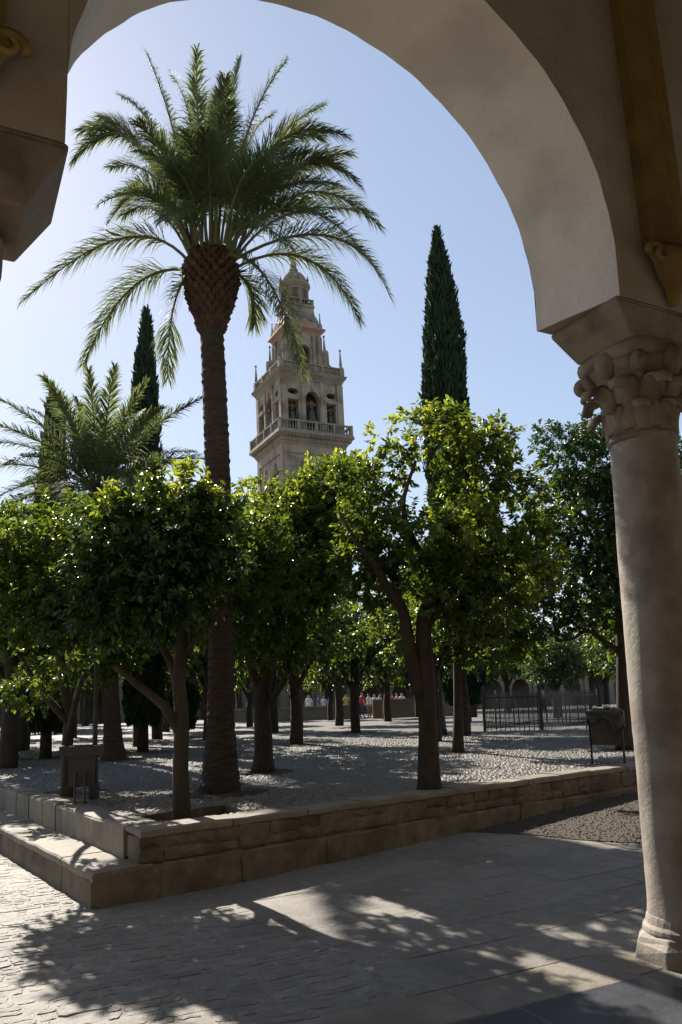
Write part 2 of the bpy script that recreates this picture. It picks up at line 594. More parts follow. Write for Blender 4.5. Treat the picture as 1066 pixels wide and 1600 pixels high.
def warp(q):
    x, y = q
    f = min(1, max(0, (-1.3 - x) / .3))
    return Vector((x + f * (.05 * math.sin(2.3 * y + 1.1 * x) + .02 * math.sin(6.1 * y - 2 * x)), y + f * (.04 * math.sin(1.9 * x + .8 * y) + .015 * math.sin(5.3 * x + 2.2 * y) + .008 * math.sin(11 * x - 3 * y))))
setts.sort()
far_mb = MB()
for i, (dist, r) in enumerate(setts):
    mb = MB() if i < 235 else far_mb
    def mp(s, d, h):
        q = AP(s, 0, d)
        return Vector((q.x, q.y, lower_z(q.x, q.y) - .03 + h))
    stone_mesh(mb, [warp(q) for q in irregular(*r, .013)], .0006, .0322, mp, .013, .018, .04, .05)
    if i < 235:
        mb.build('paving_stone', M['paving'], ground)
if far_mb.v:
    far_mb.build('paving_stones', M['paving'], ground)['kind'] = 'stuff'
d = .66
row = 0
while d < 6.2:
    wd = rng.uniform(.42, .56)
    s = -1.3
    first = True
    while s < 6:
        l = rng.uniform(.5, 1.05) * (.6 if first else 1)
        first = False
        c = Vector((s + l / 2, d + wd / 2))
        if pav_ok(c, .12):
            e = lambda: rng.uniform(-.008, .008)
            poly = [Vector((s + e() * (s > -1.29), d + e() * (d > .67))), Vector((s + l + e(), d + e() * (d > .67))), Vector((s + l + e(), d + wd + e())), Vector((s + e() * (s > -1.29), d + wd + e()))]
            mid = [(poly[0] + poly[1]) / 2, (poly[1] + poly[2]) / 2, (poly[2] + poly[3]) / 2, (poly[3] + poly[0]) / 2]
            poly = [poly[0], mid[0], poly[1], mid[1], poly[2], mid[2], poly[3], mid[3]]
            paver(poly, .0018, .005, .0015, .012, 0, .0315)
        s += l
    d += wd

# gravel strip along the foot of the wall
mb = MB()
gp = []
for i in range(26):
    a = 2.6 + i * .35
    top = WP(a, -.02)
    gp.append(top)
near = []
for p in gp:
    x = p.x + 1.0
    x = max(.34, p.x * 1.0)
    yy = GR[0].y
    for i in range(3):
        if GR[i].x <= x <= GR[i + 1].x:
            yy = GR[i].y + (GR[i + 1].y - GR[i].y) * (x - GR[i].x) / (GR[i + 1].x - GR[i].x)
    if x > 6: yy = 6.1
    near.append(Vector((x, min(yy + .05 * math.sin(x * 7), p.y), 0)))
for i in range(len(gp) - 1):
    for j in range(4):
        def L_(k, j):
            q = near[k] + (gp[k] - near[k]) * (j / 4)
            return Vector((q.x, q.y, lower_z(q.x, q.y) + .008))
        mb.quad(L_(i, j), L_(i + 1, j), L_(i + 1, j + 1), L_(i, j + 1))
gs = mb.build('gravel_bed', M['earth'], smooth=True)
tag(gs, kind='structure')

def pebbles(name, pts, smin, smax, m, flat=.5):
    """half buried pebbles: one mesh of small rounded stones"""
    n = len(pts)
    k = 6
    P = np.array(pts)
    r = nr.uniform(smin, smax, n)
    e = nr.uniform(.65, 1.0, n)
    th = nr.uniform(0, 6.283, n)
    ang = np.arange(k) * 2 * np.pi / k
    V = np.zeros((n, 2 * k + 1, 3))
    for ring, (rr, hh) in enumerate(((1.0, -.1), (.72, .62))):
        x = np.cos(ang)[None] * r[:, None] * rr
        y = np.sin(ang)[None] * (r * e)[:, None] * rr
        V[:, ring * k:(ring + 1) * k, 0] = P[:, None, 0] + x * np.cos(th)[:, None] - y * np.sin(th)[:, None]
        V[:, ring * k:(ring + 1) * k, 1] = P[:, None, 1] + x * np.sin(th)[:, None] + y * np.cos(th)[:, None]
        V[:, ring * k:(ring + 1) * k, 2] = P[:, None, 2] + (r * hh * flat)[:, None] + nr.uniform(-.12, .12, (n, k)) * r[:, None] * flat
    V[:, 2 * k, :] = P
    V[:, 2 * k, 2] += r * flat * .9
    F = []
    for i in range(k):
        j = (i + 1) % k
        F += [(i, j, k + j), (i, k + j, k + i), (k + i, k + j, 2 * k)]
    F = (np.array(F)[None] + (np.arange(n) * (2 * k + 1))[:, None, None]).reshape(-1, 3)
    return link(name, np_mesh(name, V.reshape(-1, 3), F, m))

pts = []
while len(pts) < 6500:
    a, n = rng.uniform(2.6, 9.5), -rng.random() ** .8 * 3.2
    p = WP(a, n)
    if in_gravel(p) and not in_garden(p):
        pts.append((p.x, p.y, lower_z(p.x, p.y) + .006))
gv = pebbles('gravel', pts, .008, .024, M['gravel'], .7)
tag(gv, kind='stuff')

PITS = []          # (x, y, r) round earth pits of the trees, filled in below
pts = []

# ------------------------------------------------------------------ retaining wall, step
rw = empty('retaining_wall', WP(0, 0))
tag(rw, 'low rubble stone wall with a pale coping that holds up the cobbled garden', 'wall')
mb = MB()
def WQ(p):   # local (a, n, z) to world, relative to the empty
    q = WP(p.x, 0) + WN * p.y
    return Vector((q.x - WC.x, q.y - WC.y, p.z))
mb.box(0.03, 30, .014, .30, -.1, GZ - .06, WQ)
mb.box(0.03, 30, -.062, .013, -.1, .27, WQ)
mb.build('wall_core', M['wallstone'], rw)
nst = 0
def block(poly, front, h):
    mb = MB()
    def mp(a, z, hh):
        q = WP(a, 0) + WN * (front - hh)
        return Vector((q.x - WC.x, q.y - WC.y, z))
    stone_mesh(mb, poly, -.001, h * rng.uniform(.8, 1.25), mp, .03, .09, .06, .35)
    mb.build('stone', M['wallstone'], rw)
a = 0.0
while a < 10.8:          # upper wall: mixed lengths, some split in two courses
    l = rng.uniform(.16, .52)
    z0, z1 = .28, GZ - .052
    if l < .34 and rng.random() < .75 or l > .44:
        zm = z0 + (z1 - z0) * rng.uniform(.38, .62)
        block(irregular(a, a + l, z0, zm, .012), .03, .030)
        if l > .36:
            m_ = a + l * rng.uniform(.4, .6)
            block(irregular(a, m_, zm, z1, .012), .03, .030)
            block(irregular(m_, a + l, zm, z1, .012), .03, .030)
        else:
            block(irregular(a, a + l, zm, z1, .012), .03, .030)
    else:
        block(irregular(a, a + l, z0, z1, .014), .03, .032)
    a += l
a = -.43
while a < 10.8:          # lower plinth: long blocks
    l = rng.uniform(.45, 1.0)
    block(irregular(a, a + l, -.03, .285, .010), -.044, .030)
    a += l
# coping stones
a = 0.0
while a < 12:
    l = rng.uniform(.45, .95)
    mb = MB()
    dep = rng.uniform(.30, .36)
    z1 = GZ + .012 + rng.uniform(-.006, .008)
    segs = 6
    vs, fs = [], []
    for i in range(segs + 1):
        x = a + .006 + (l - .012) * i / segs
        f = -.012 + rng.uniform(-.012, .012)
        for (n, z) in ((f + .01, GZ - .058), (f, GZ - .05), (f, z1 - .018), (f + .018, z1 + rng.uniform(-.004, .004)), (dep * .5, z1 + .003), (dep - .01, z1), (dep, z1 - .03)):
            vs.append(WQ(Vector((x, n, z))))
    for i in range(segs):
        for k in range(6):
            fs.append((i * 7 + k, (i + 1) * 7 + k, (i + 1) * 7 + k + 1, i * 7 + k + 1))
    fs.append(tuple(range(7)))
    fs.append(tuple(segs * 7 + k for k in range(6, -1, -1)))
    mb.add(vs, fs)
    mb.build('coping_stone', M['stepstone'], rw)
    a += l

lw = empty('step', WP(0, 0))
tag(lw, 'long pale stone step running along the left side of the cobbled garden', 'step')
mb = MB()
def WL(p):   # (a, n, z) in skew coordinates, relative to the corner
    q = WP(p.x, p.y)
    return Vector((q.x - WC.x, q.y - WC.y, p.z))
mb.box(-.41, .10, .04, 30, -.1, .22, WL)
mb.build('step_core', M['mortar'], lw)
n = .0
while n < 16:
    l = rng.uniform(.55, 1.15)
    for (nm, x0, x1, zt, zb) in (('tread', -.435, .02, .29, .215),):
        mb = MB()
        z = zt + rng.uniform(-.005, .005)
        vs, fs = [], []
        sg = 6
        e0 = (.006 if n > .01 else -.072)
        for i in range(sg + 1):
            y = n + e0 + (l - .006 - e0) * i / sg
            f = x0 + rng.uniform(-.007, .007)
            for (x, zz) in ((f + .006, zb), (f, z - .016), (f + .014, z + rng.uniform(-.003, .003)), ((x0 + x1) / 2, z + .002), (x1, z)):
                vs.append(WL(Vector((x, y, zz))))
        for i in range(sg):
            for k in range(4):
                fs.append((i * 5 + k, i * 5 + k + 1, (i + 1) * 5 + k + 1, (i + 1) * 5 + k))
        fs += [(0, 4, 3, 2, 1), tuple(sg * 5 + k for k in range(5))]
        mb.add(vs, fs)
        mb.build('tread', M['stepstone'], lw)
    mb = MB()
    mb.box(-.425, -.3, n + .005, n + l - .005, -.05, .212, WL)
    mb.build('riser', M['wallstone'], lw, bevel=.008)
    n += l
gw = empty('garden_kerb', WP(0, 0))
tag(gw, 'raised stone kerb above the left step edging the cobbles', 'kerb')
n = .36
while n < 16:
    l = rng.uniform(.5, 1.0)
    mb = MB()
    z = GZ + .01 + rng.uniform(-.008, .012)
    vs, fs = [], []
    sg = 6
    for i in range(sg + 1):
        y = n + .005 + (l - .01) * i / sg
        f = -.012 + rng.uniform(-.01, .01)
        for (x, zz) in ((f + .006, .288), (f, z - .022), (f + .02, z + rng.uniform(-.004, .004)), (.16, z + .003), (.32, z - .006), (.33, z - .04)):
            vs.append(WL(Vector((x, y, zz))))
    for i in range(sg):
        for k in range(5):
            fs.append((i * 6 + k, i * 6 + k + 1, (i + 1) * 6 + k + 1, (i + 1) * 6 + k))
    fs += [tuple(range(5, -1, -1)), tuple(sg * 6 + k for k in range(6))]
    mb.add(vs, fs)
    mb.build('kerb_stone', M['stepstone'], gw)
    n += l
mb = MB()
mb.box(.012, .2, .02, .36, .288, GZ - .06, WL)
mb.build('corner_stone', M['wallstone'], gw, bevel=.02)

# ------------------------------------------------------------------ the arcade we look out of
PITCHA = 4.24
arc = empty('arcade', AP(.47, 0, .3))
tag(arc, 'plastered arcade of round arches on stone columns that frames the view', 'arcade')
A_O = AP(.47, 0, .3)
def AL(s, z, d):
    return AP(s, z, d) - A_O
def half_round(c, r, zc, zs):
    def lo(x): return zs
    def hi(x):
        t = max(0.0, r * r - (x - c) ** 2)
        return zc + math.sqrt(t) + .006 * math.sin(x * 23.0) + .004 * math.sin(x * 51 + 1)
    return lo, hi
SPR = 4.10
front, back = [], []
for k in (-2, -1, 0, 1, 2):
    cf, cb = -1.64 + k * PITCHA, -1.755 + k * PITCHA
    front.append((cf - 1.675, cf + 1.675, [half_round(cf, 1.675, 4.34, SPR)]))
    back.append((cb - 1.63, cb + 1.63, [half_round(cb, 1.63, 4.28, SPR)]))
def arch_wall(d0, d1, fr, bk, m, nm):
    """walls with arched heads: dense rows so that the arc is smooth"""
    mb = MB()
    old = MB.holed
    mb.holed(-1.64 - 2.5 * PITCHA, -1.64 + 2.5 * PITCHA, SPR, 8.2, fr, AL, d0, d1, bk)
    return mb
# smooth arcs: face sheets and the soffit are separate parts
def arc_pts(c, r, zc, n=72):
    pts = [(c + r, SPR)]
    for i in range(n + 1):
        th = math.pi * i / n
        w_ = 1 + .0022 * math.sin(th * 17 + 1) + .0016 * math.sin(th * 41)
        pts.append((c + r * math.cos(th) * w_, zc + r * math.sin(th) * w_))
    pts.append((c - r, SPR))
    return pts
TOPZ = 8.0
s_lo, s_hi = -1.64 - 2.5 * PITCHA, -1.64 + 2.5 * PITCHA
def face_sheet(params, d, flip):
    mb = MB()
    x = s_lo
    for (c, r, zc) in params:
        p = arc_pts(c, r, zc)[::-1]           # left to right
        b = len(mb.v)
        for (s, z) in p:
            mb.v.append(AL(s, z, d))
            mb.v.append(AL(s, TOPZ, d))
        for i in range(len(p) - 1):
            q = (b + 2 * i, b + 2 * i + 2, b + 2 * i + 3, b + 2 * i + 1)
            if abs(p[i][0] - p[i + 1][0]) < 1e-6: continue
            mb.f.append(q[::-1] if flip else q)
        q = [AL(x, SPR, d), AL(p[0][0], SPR, d), AL(p[0][0], TOPZ, d), AL(x, TOPZ, d)]
        mb.quad(*(q[::-1] if flip else q))
        x = p[-1][0]
    q = [AL(x, SPR, d), AL(s_hi, SPR, d), AL(s_hi, TOPZ, d), AL(x, TOPZ, d)]
    mb.quad(*(q[::-1] if flip else q))
    return mb
TH = .6
fp = [(-1.64 + k * PITCHA, 1.675, 4.34) for k in (-2, -1, 0, 1, 2)]
bp_ = [(-1.755 + k * PITCHA, 1.63, 4.28) for k in (-2, -1, 0, 1, 2)]
face_sheet(fp, 0, False).build('inner_wall', M['plaster'], arc)
face_sheet(bp_, TH, True).build('outer_wall', M['plaster'], arc)
for (f, b) in zip(fp, bp_):
    mb = MB()
    pa, pb = arc_pts(*f), arc_pts(*b)
    K = 7
    for i in range(len(pa)):
        for k in range(K):
            t = k / (K - 1)
            s, z = pa[i][0] * (1 - t) + pb[i][0] * t, pa[i][1] * (1 - t) + pb[i][1] * t
            j = 0 if k in (0, K - 1) else .006 * math.sin(i * .7 + k * 2.1) + .004 * math.sin(i * .31 + k * 5)
            mb.v.append(AL(s + (s - f[0]) * j * .3, z + j * .5, TH * t))
    for i in range(len(pa) - 1):
        for k in range(K - 1):
            mb.f.append((i * K + k, i * K + k + 1, (i + 1) * K + k + 1, (i + 1) * K + k))
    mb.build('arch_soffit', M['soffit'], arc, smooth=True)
mb = MB()
for j in range(6):     # undersides over the imposts
    s0 = (fp[j - 1][0] + 1.675) if j else s_lo
    s1 = (fp[j][0] - 1.675) if j < 5 else s_hi
    b0 = (bp_[j - 1][0] + 1.63) if j else s_lo
    b1 = (bp_[j][0] - 1.63) if j < 5 else s_hi
    mb.quad(AL(s0, SPR, 0), AL(b0, SPR, TH), AL(b1, SPR, TH), AL(s1, SPR, 0))
mb.quad(AL(s_lo, TOPZ, 0), AL(s_hi, TOPZ, 0), AL(s_hi, TOPZ, TH), AL(s_lo, TOPZ, TH))
mb.build('wall_underside', M['plaster'], arc)
# tiled eaves on the court side
mb = MB()
mb.frustum((s_lo, s_hi, TH, TH + .35), (s_lo, s_hi, TH, TH + .75), 7.7, 7.95, lambda q: AL(q.x, q.z, q.y))
mb.build('eaves', M['plaster'], arc)

def strip_part(sc):
    # ochre pilaster strip with a scrolled corbel foot
    mb = MB()
    lean = -.05
    def SL(s, z, d):
        return AL(sc + s + lean * (z - 4.5), z, d)
    zb = 4.47
    n = 10
    prof = [(-.19, 0), (-.19, -.085), (-.10, -.10), (0, -.105), (.06, -.07), (.10, -.075), (.19, -.06), (.19, 0)]
    for i in range(n + 1):
        z = zb + (7.9 - zb) * i / n
        for (s, d) in prof:
            mb.v.append(SL(s, z, d))
    k = len(prof)
    for i in range(n):
        for j in range(k - 1):
            mb.f.append((i * k + j, i * k + j + 1, (i + 1) * k + j + 1, (i + 1) * k + j))
    mb.f.append(tuple(range(k - 1, -1, -1)))
    st = mb.build('pilaster_strip', M['ochre'], arc)
    # corbel: flared block that tapers to a leafy point
    mb = MB()
    lv = [(4.47, .235, .15), (4.44, .25, .165), (4.40, .235, .17), (4.37, .19, .15), (4.33, .17, .14), (4.27, .14, .12), (4.20, .07, .08), (4.13, .045, .055), (4.10, .02, .03)]
    m_ = 9
    for (z, hw, dd) in lv:
        for j in range(m_):
            t = j / (m_ - 1) * 2 - 1
            mb.v.append(SL(hw * t, z, -.004 - dd * math.sqrt(max(0, 1 - .85 * t * t))))
    for i in range(len(lv) - 1):
        for j in range(m_ - 1):
            mb.f.append(((i + 1) * m_ + j, (i + 1) * m_ + j + 1, i * m_ + j + 1, i * m_ + j))
    mb.f.append(tuple(range(m_)))
    cb = mb.build('corbel', M['ochre'], st, smooth=True)
    for sd in (-1, 1):
        mb = MB()
        path, rad = [], []
        for i in range(16):
            th = i * .5
            rr = .075 * (1 - i / 20)
            path.append(SL(sd * (.20 + rr * math.cos(th)), 4.385 + rr * math.sin(th), -.11 - i * .003))
            rad.append(.026 * (1 - i / 26))
        mb.tube(path, rad, 6)
        mb.build('scroll', M['ochre'], st, smooth=True)

def column(sc, low=0.0):
    C0 = AL(sc, 0, .31)
    gz = 0.0
    mb = MB()
    # shaft with slight entasis and worn surface
    n, m_ = 40, 46
    zs = [.24 + (3.30 - .24) * i / (m_ - 1) for i in range(m_)]
    for i, z in enumerate(zs):
        t = i / (m_ - 1)
        r = .222 - .008 * t ** 2 + .004 * math.sin(t * 3.1)
        if t < .035: r += .010 * (1 - t / .035)
        for k in range(n):
            a = 2 * math.pi * k / n
            rr = r + .0016 * math.sin(5 * a + z * 3.1) + .0014 * math.sin(9 * a - z * 7) + rng.uniform(-.0007, .0007)
            mb.v.append((C0.x + rr * math.cos(a), C0.y + rr * math.sin(a), z))
    for i in range(m_ - 1):
        for k in range(n):
            k2 = (k + 1) % n
            mb.f.append((i * n + k, i * n + k2, (i + 1) * n + k2, (i + 1) * n + k))
    col = mb.build('column', M['colstone'], arc, smooth=True)
    mb = MB()
    mb.lathe([(.21, .27), (.232, .262), (.24, .235), (.245, .21), (.262, .19), (.268, .165), (.262, .15)], 32, (C0.x, C0.y))
    # worn eight sided plinth
    q = [(.345, -.03), (.335, .03), (.322, .10), (.305, .135), (.285, .158), (.25, .162)]
    mb.lathe(q, 8, (C0.x, C0.y), jit=.03)
    mb.build('base', M['colstone'], col, bevel=.012)
    # necking ring and bell of the capital
    mb = MB()
    mb.lathe([(.216, 3.26), (.226, 3.268), (.232, 3.285), (.226, 3.30), (.214, 3.31), (.208, 3.34), (.206, 3.42), (.212, 3.52), (.232, 3.62), (.262 if not low else .235, 3.70), (.296 if not low else .235, 3.76), (.31 if not low else .235, 3.79), (.29 if not low else .235, 3.80)], 28, (C0.x, C0.y))
    # abacus with hollow sides
    pl = []
    for k in range(32):
        a = 2 * math.pi * k / 32
        cs = abs(math.cos(2 * a))
        pl.append((.375 - .075 * cs ** .7) * (.62 if low else 1))
    def ab(z, g):
        return [(C0.x + (pl[k] + g) * math.cos(2 * math.pi * k / 32 + R_(27)), C0.y + (pl[k] + g) * math.sin(2 * math.pi * k / 32 + R_(27)), z) for k in range(32)]
    b = len(mb.v)
    for (z, g) in ((3.79, -.03), (3.80, .0), (3.84, .01), (3.885, .0)):
        mb.v += ab(z, g)
    for i in range(3):
        for k in range(32):
            k2 = (k + 1) % 32
            mb.f.append((b + i * 32 + k, b + i * 32 + k2, b + (i + 1) * 32 + k2, b + (i + 1) * 32 + k))
    mb.v = [(x, y, z - low * max(0, (z - 3.2) / .685)) for (x, y, z) in mb.v]
    cap = mb.build('capital', M['capstone'], col, smooth=True)
    # leaves: lower ring of eight, upper ring of eight, four corner scrolls, four middle bosses
    def leaf(ang, z0, z1, r0, out, wid, curl):
        mb = MB()
        K, W = 12, 5
        for i in range(K):
            t = i / (K - 1)
            if t < .7:
                u = t / .7
                z = z0 + (z1 - z0) * u
                r = r0 + .012 + out * .35 * u ** 3
            else:
                u = (t - .7) / .3
                th = u * math.pi * 1.15
                z = z1 + curl * math.sin(th) - (curl * .2 * u)
                r = r0 + .012 + out * .35 + curl * (1 - math.cos(th)) + (out * .3) * u
            wv = wid * (1 - .25 * t) * (1.0 if t < .8 else (1 - (t - .8) * 2.2))
            for j in range(W):
                s = (j / (W - 1) * 2 - 1)
                rr = r - .022 * s * s + (.012 if j == 2 else 0)
                a = ang + s * wv / max(r, .2)
                mb.v.append((C0.x + rr * math.cos(a), C0.y + rr * math.sin(a), z))
        for i in range(K - 1):
            for j in range(W - 1):
                mb.f.append((i * W + j, i * W + j + 1, (i + 1) * W + j + 1, (i + 1) * W + j))
        o = mb.build('acanthus_leaf', M['capstone'], col, smooth=True)
        sm = o.modifiers.new('solid', 'SOLIDIFY')
        sm.thickness = .024
        sm.offset = -.5
        return o
    for k in range(0 if low else 8):
        leaf(k * math.pi / 4 + R_(27), 3.31, 3.455, .205, .05, .088, .036)
    for k in range(0 if low else 8):
        leaf(k * math.pi / 4 + R_(27 + 22.5), 3.33, 3.60, .206, .10, .112, .052)
    for k in range(0 if low else 4):
        a = R_(27 + 45) + k * math.pi / 2
        mb = MB()
        path, rad = [], []
        for i in range(22):
            th = -.4 + i * .40
            rr = .046 * (1 - i / 27)
            r = .352 - rr * math.cos(th)
            z = 3.715 - low + rr * math.sin(th) * 1.05
            path.append((C0.x + r * math.cos(a), C0.y + r * math.sin(a), z))
            rad.append(.043 * (1 - i / 60))
        mb.tube(path, rad, 8)
        stem = [(C0.x + r * math.cos(a), C0.y + r * math.sin(a), z) for (r, z) in ((.25, 3.66), (.27, 3.69), (.30, 3.72), (.33, 3.755), (.365, 3.77))]
        mb.tube(stem, [.03, .045, .055, .05, .035], 10, .06)
        mb.build('corner_scroll', M['capstone'], col, smooth=True)
        a2 = R_(27) + k * math.pi / 2
        mb = MB()
        pr = [(.0, -.12), (.045, -.10), (.075, -.05), (.08, 0), (.062, .045), (.03, .07), (.0, .08)]
        cx, cy = C0.x + .275 * math.cos(a2), C0.y + .275 * math.sin(a2)
        mb.lathe([(r, 3.80 - low + z) for (r, z) in pr], 10, (cx, cy), caps=False)
        mb.build('boss', M['capstone'], col, smooth=True)
    # impost block under the arches
    mb = MB()
    def IM(q):
        return AL(q.x, q.z, q.y)
    s0, s1 = sc - .47, sc + .47
    mb.frustum((s0 + .17, s1 - .17, .055, .545), (s0 - .005, s1 + .005, -.006, TH + .006), 3.88 - low, 4.075, IM)
    mb.frustum((s0 - .005, s1 + .005, -.006, TH + .006), (s0 + .004, s1 - .004, .0, TH), 4.0755, 4.0995, IM)
    mb.build('impost', M['capstone'], col, bevel=.012)
for k in (-1, 0, 1):
    sc = .47 + (k - 0) * PITCHA
    column(sc, .10 if k < 0 else 0.0)
    strip_part(sc)

# threshold kerb under the columns and the gallery floor of dark slabs
fl = MB()
def GQ(q):
    return AP(q.x, q.z, q.y)
fl.box(-16, 14, -5.2, .66, -.2, -.035, GQ)
gfloor = fl.build('gallery_floor', M['mortar'])
tag(gfloor, kind='structure')
s = -6.0
while s < 4:
    l = rng.uniform(.8, 1.35)
    mb = MB()
    z1 = .004 + rng.uniform(-.003, .003) + .03 * max(0, min(1, (s + 1.2) / 3)) * .6
    mb.box(s + .004, s + l - .004, .235, .655, -.04, z1, GQ)
    mb.build('threshold_stone', M['stepstone'], gfloor, bevel=.008)
    s += l
for r_ in range(5):
    s = -5.0 + rng.uniform(0, .5)
    d1 = .228 - r_ * .62
    while s < 4:
        l = rng.uniform(.7, 1.2)
        mb = MB()
        mb.box(s + .004, s + l - .004, d1 - .613, d1, -.045, rng.uniform(.0, .005), GQ)
        mb.build('floor_slab', M['slate'], gfloor, bevel=.005)
        s += l
mb = MB()
mb.box(-16, 14, -5.6, -5.2, -.2, 8, GQ)
mb.box(-16.4, -16, -5.6, .6, -.2, 8, GQ)
mb.box(14, 14.4, -5.6, .6, -.2, 8, GQ)
tag(mb.build('gallery_wall', M['plaster']), kind='structure')
mb = MB()
mb.box(-16.4, 14.4, -5.6, .55, 8.005, 8.2, GQ)
ceil = mb.build('gallery_ceiling', M['wood'])
tag(ceil, kind='structure')
for i in range(30):
    mb = MB()
    s = -15.5 + i
    mb.box(s - .09, s + .09, -5.19, -.005, 7.76, 8.0, GQ)
    mb.build('ceiling_beam', M['wood'], ceil)

# ------------------------------------------------------------------ trees
LEAF_V = np.array([(0, 0, 0), (.30, .42, .05), (.68, .40, .04), (1, 0, -.10), (.68, -.40, .04), (.30, -.42, .05)])
LEAF_F = np.array([(0, 3, 2, 1), (0, 5, 4, 3)])
def leaves(cent, direc, length, width, up=None, droop=.0):
    """leaf blades at points: cent, direc (n,3); length, width (n)"""
    n = len(cent)
    d = direc / np.linalg.norm(direc, axis=1, keepdims=True)
    rv = nr.normal(size=(n, 3)) * .45 + np.array([0, 0, 1.0])
    sd = np.cross(d, rv)
    sd /= np.linalg.norm(sd, axis=1, keepdims=True) + 1e-9
    nm = np.cross(sd, d)
    V = (cent[:, None] + d[:, None] * (LEAF_V[None, :, 0:1] * length[:, None, None])
         + sd[:, None] * (LEAF_V[None, :, 1:2] * width[:, None, None])
         + nm[:, None] * (LEAF_V[None, :, 2:3] * length[:, None, None]))
    F = (LEAF_F[None] + (np.arange(n) * 6)[:, None, None]).reshape(-1, 4)
    return V.reshape(-1, 3), F

def vnoise(P, f, seed):
    r = np.random.default_rng(seed)
    out = np.zeros(len(P))
    for k in range(7):
        w_ = r.normal(size=3) * f * (1 + .35 * k)
        out += np.sin(P @ w_ + r.uniform(0, 6.28)) / (1 + .35 * k)
    return out / 2.6

def crown_leaves(blobs, nleaf, ll, seed, gap=.25, per=13, shell=.5):
    """twigs spread through ellipsoids, a rosette of leaves on each"""
    w_ = np.array([(b[3] * b[4] * b[5]) ** (2 / 3) for b in blobs])
    w_ /= w_.sum()
    nt = nleaf // per
    P, D = [], []
    for b, f in zip(blobs, w_):
        k = int(nt * f * 1.6) + 4
        q = nr.normal(size=(k, 3))
        q /= np.linalg.norm(q, axis=1, keepdims=True)
        r = nr.uniform(shell ** 2, 1.0, (k, 1)) ** .5
        lump = 1 + .20 * vnoise(q, 2.6, seed + 5)[:, None]
        p = np.array(b[:3]) + q * r * lump * np.array(b[3:6])
        keep = vnoise(p, 2.6 / np.mean(b[3:6]) ** .3, seed) > -gap - .45 * nr.random(k)
        P.append(p[keep]); D.append(q[keep])
    P, D = np.concatenate(P), np.concatenate(D)
    sel = nr.permutation(len(P))[:nt]
    P, D = P[sel], D[sel]
    n = len(P)
    tw = D * .8 + nr.normal(size=(n, 3)) * .45 + np.array([0, 0, .15])
    tw /= np.linalg.norm(tw, axis=1, keepdims=True)
    tl = nr.uniform(.9, 2.4, n) * ll
    t = np.tile(np.linspace(0.05, 1, per), n)
    TW, PP, TL = np.repeat(tw, per, 0), np.repeat(P, per, 0), np.repeat(tl, per)
    c = PP + TW * (t * TL)[:, None]
    rad = nr.normal(size=(n * per, 3))
    rad -= TW * (rad * TW).sum(1, keepdims=True)
    rad /= np.linalg.norm(rad, axis=1, keepdims=True)
    d = TW * (.35 + .5 * t[:, None]) + rad * .85 + np.array([0, 0, -.38])
    L = ll * nr.uniform(.7, 1.15, n * per)
    return leaves(c, d, L, L * nr.uniform(.42, .56, n * per))

def bez(a, b, c, n=8):
    a, b, c = Vector(a), Vector(b), Vector(c)
    return [a * (1 - t) ** 2 + b * 2 * t * (1 - t) + c * t * t for t in [i / (n - 1) for i in range(n)]]

def trunk_path(pts, per=5):
    """smooth path through points"""
    pts = [Vector(p) for p in pts]
    out = []
    for i in range(len(pts) - 1):
        p0, p1, p2, p3 = pts[max(i - 1, 0)], pts[i], pts[i + 1], pts[min(i + 2, len(pts) - 1)]
        for k in range(per):
            t = k / per
            out.append(.5 * ((2 * p1) + (p2 - p0) * t + (2 * p0 - 5 * p1 + 4 * p2 - p3) * t * t + (3 * p1 - p0 - 3 * p2 + p3) * t ** 3))
    out.append(pts[-1])
    return out

def orange_tree(label, base, trunk, r0, limbs, blobs, nleaf, ll, leafmat, seed, group=None, gap=.25, name='orange_tree', cat='tree', shell=.5, extra=None):
    """trunk: world points from the ground up; limbs: list of (points, r0, r1)"""
    root = empty(name, base)
    B = Vector(base)
    tag(root, label, cat, group)
    mb = MB()
    path = trunk_path(trunk)
    k = len(path)
    rad = [r0 * .95 * (1 - .38 * i / (k - 1)) * (1 + .35 * max(0, 1 - i / (k * .18)) ** 2) for i in range(k)]
    mb.tube([p - B for p in path], rad, 10, .045)
    mb.build('trunk', M['bark'], root, smooth=True)
    for (pts, ra, rb) in limbs:
        mb = MB()
        path = trunk_path(pts)
        k = len(path)
        mb.tube([p - B for p in path], [ra + (rb - ra) * i / (k - 1) for i in range(k)], 8, .05)
        mb.build('limb', M['bark'], root, smooth=True)
    bl = [(b[0] - B.x, b[1] - B.y, b[2] - B.z, *b[3:]) for b in blobs]
    V, F = crown_leaves(bl, nleaf, ll, seed, gap, shell=shell)
    link('crown', np_mesh('crown', V, F, leafmat), root)
    if extra:
        V, F = crown_leaves([(b[0] - B.x, b[1] - B.y, b[2] - B.z, *b[3:]) for b in extra[0]], extra[1], ll, seed + 9, gap)
        link('fresh_growth', np_mesh('fresh_growth', V, F, M['leaf3']), root)
    return root

def B_(x, y, Y, rpx, squash=1.0, ry=None):
    """an ellipsoid of foliage round a point of the place"""
    p = at(x, y, Y)
    r = rpx * Y / FPX
    return (p.x, p.y, p.z, r, ry or r * .95, r * squash)

def gpt(x, y, Y):
    p = at(x, y, Y)
    return (p.x, p.y, p.z)

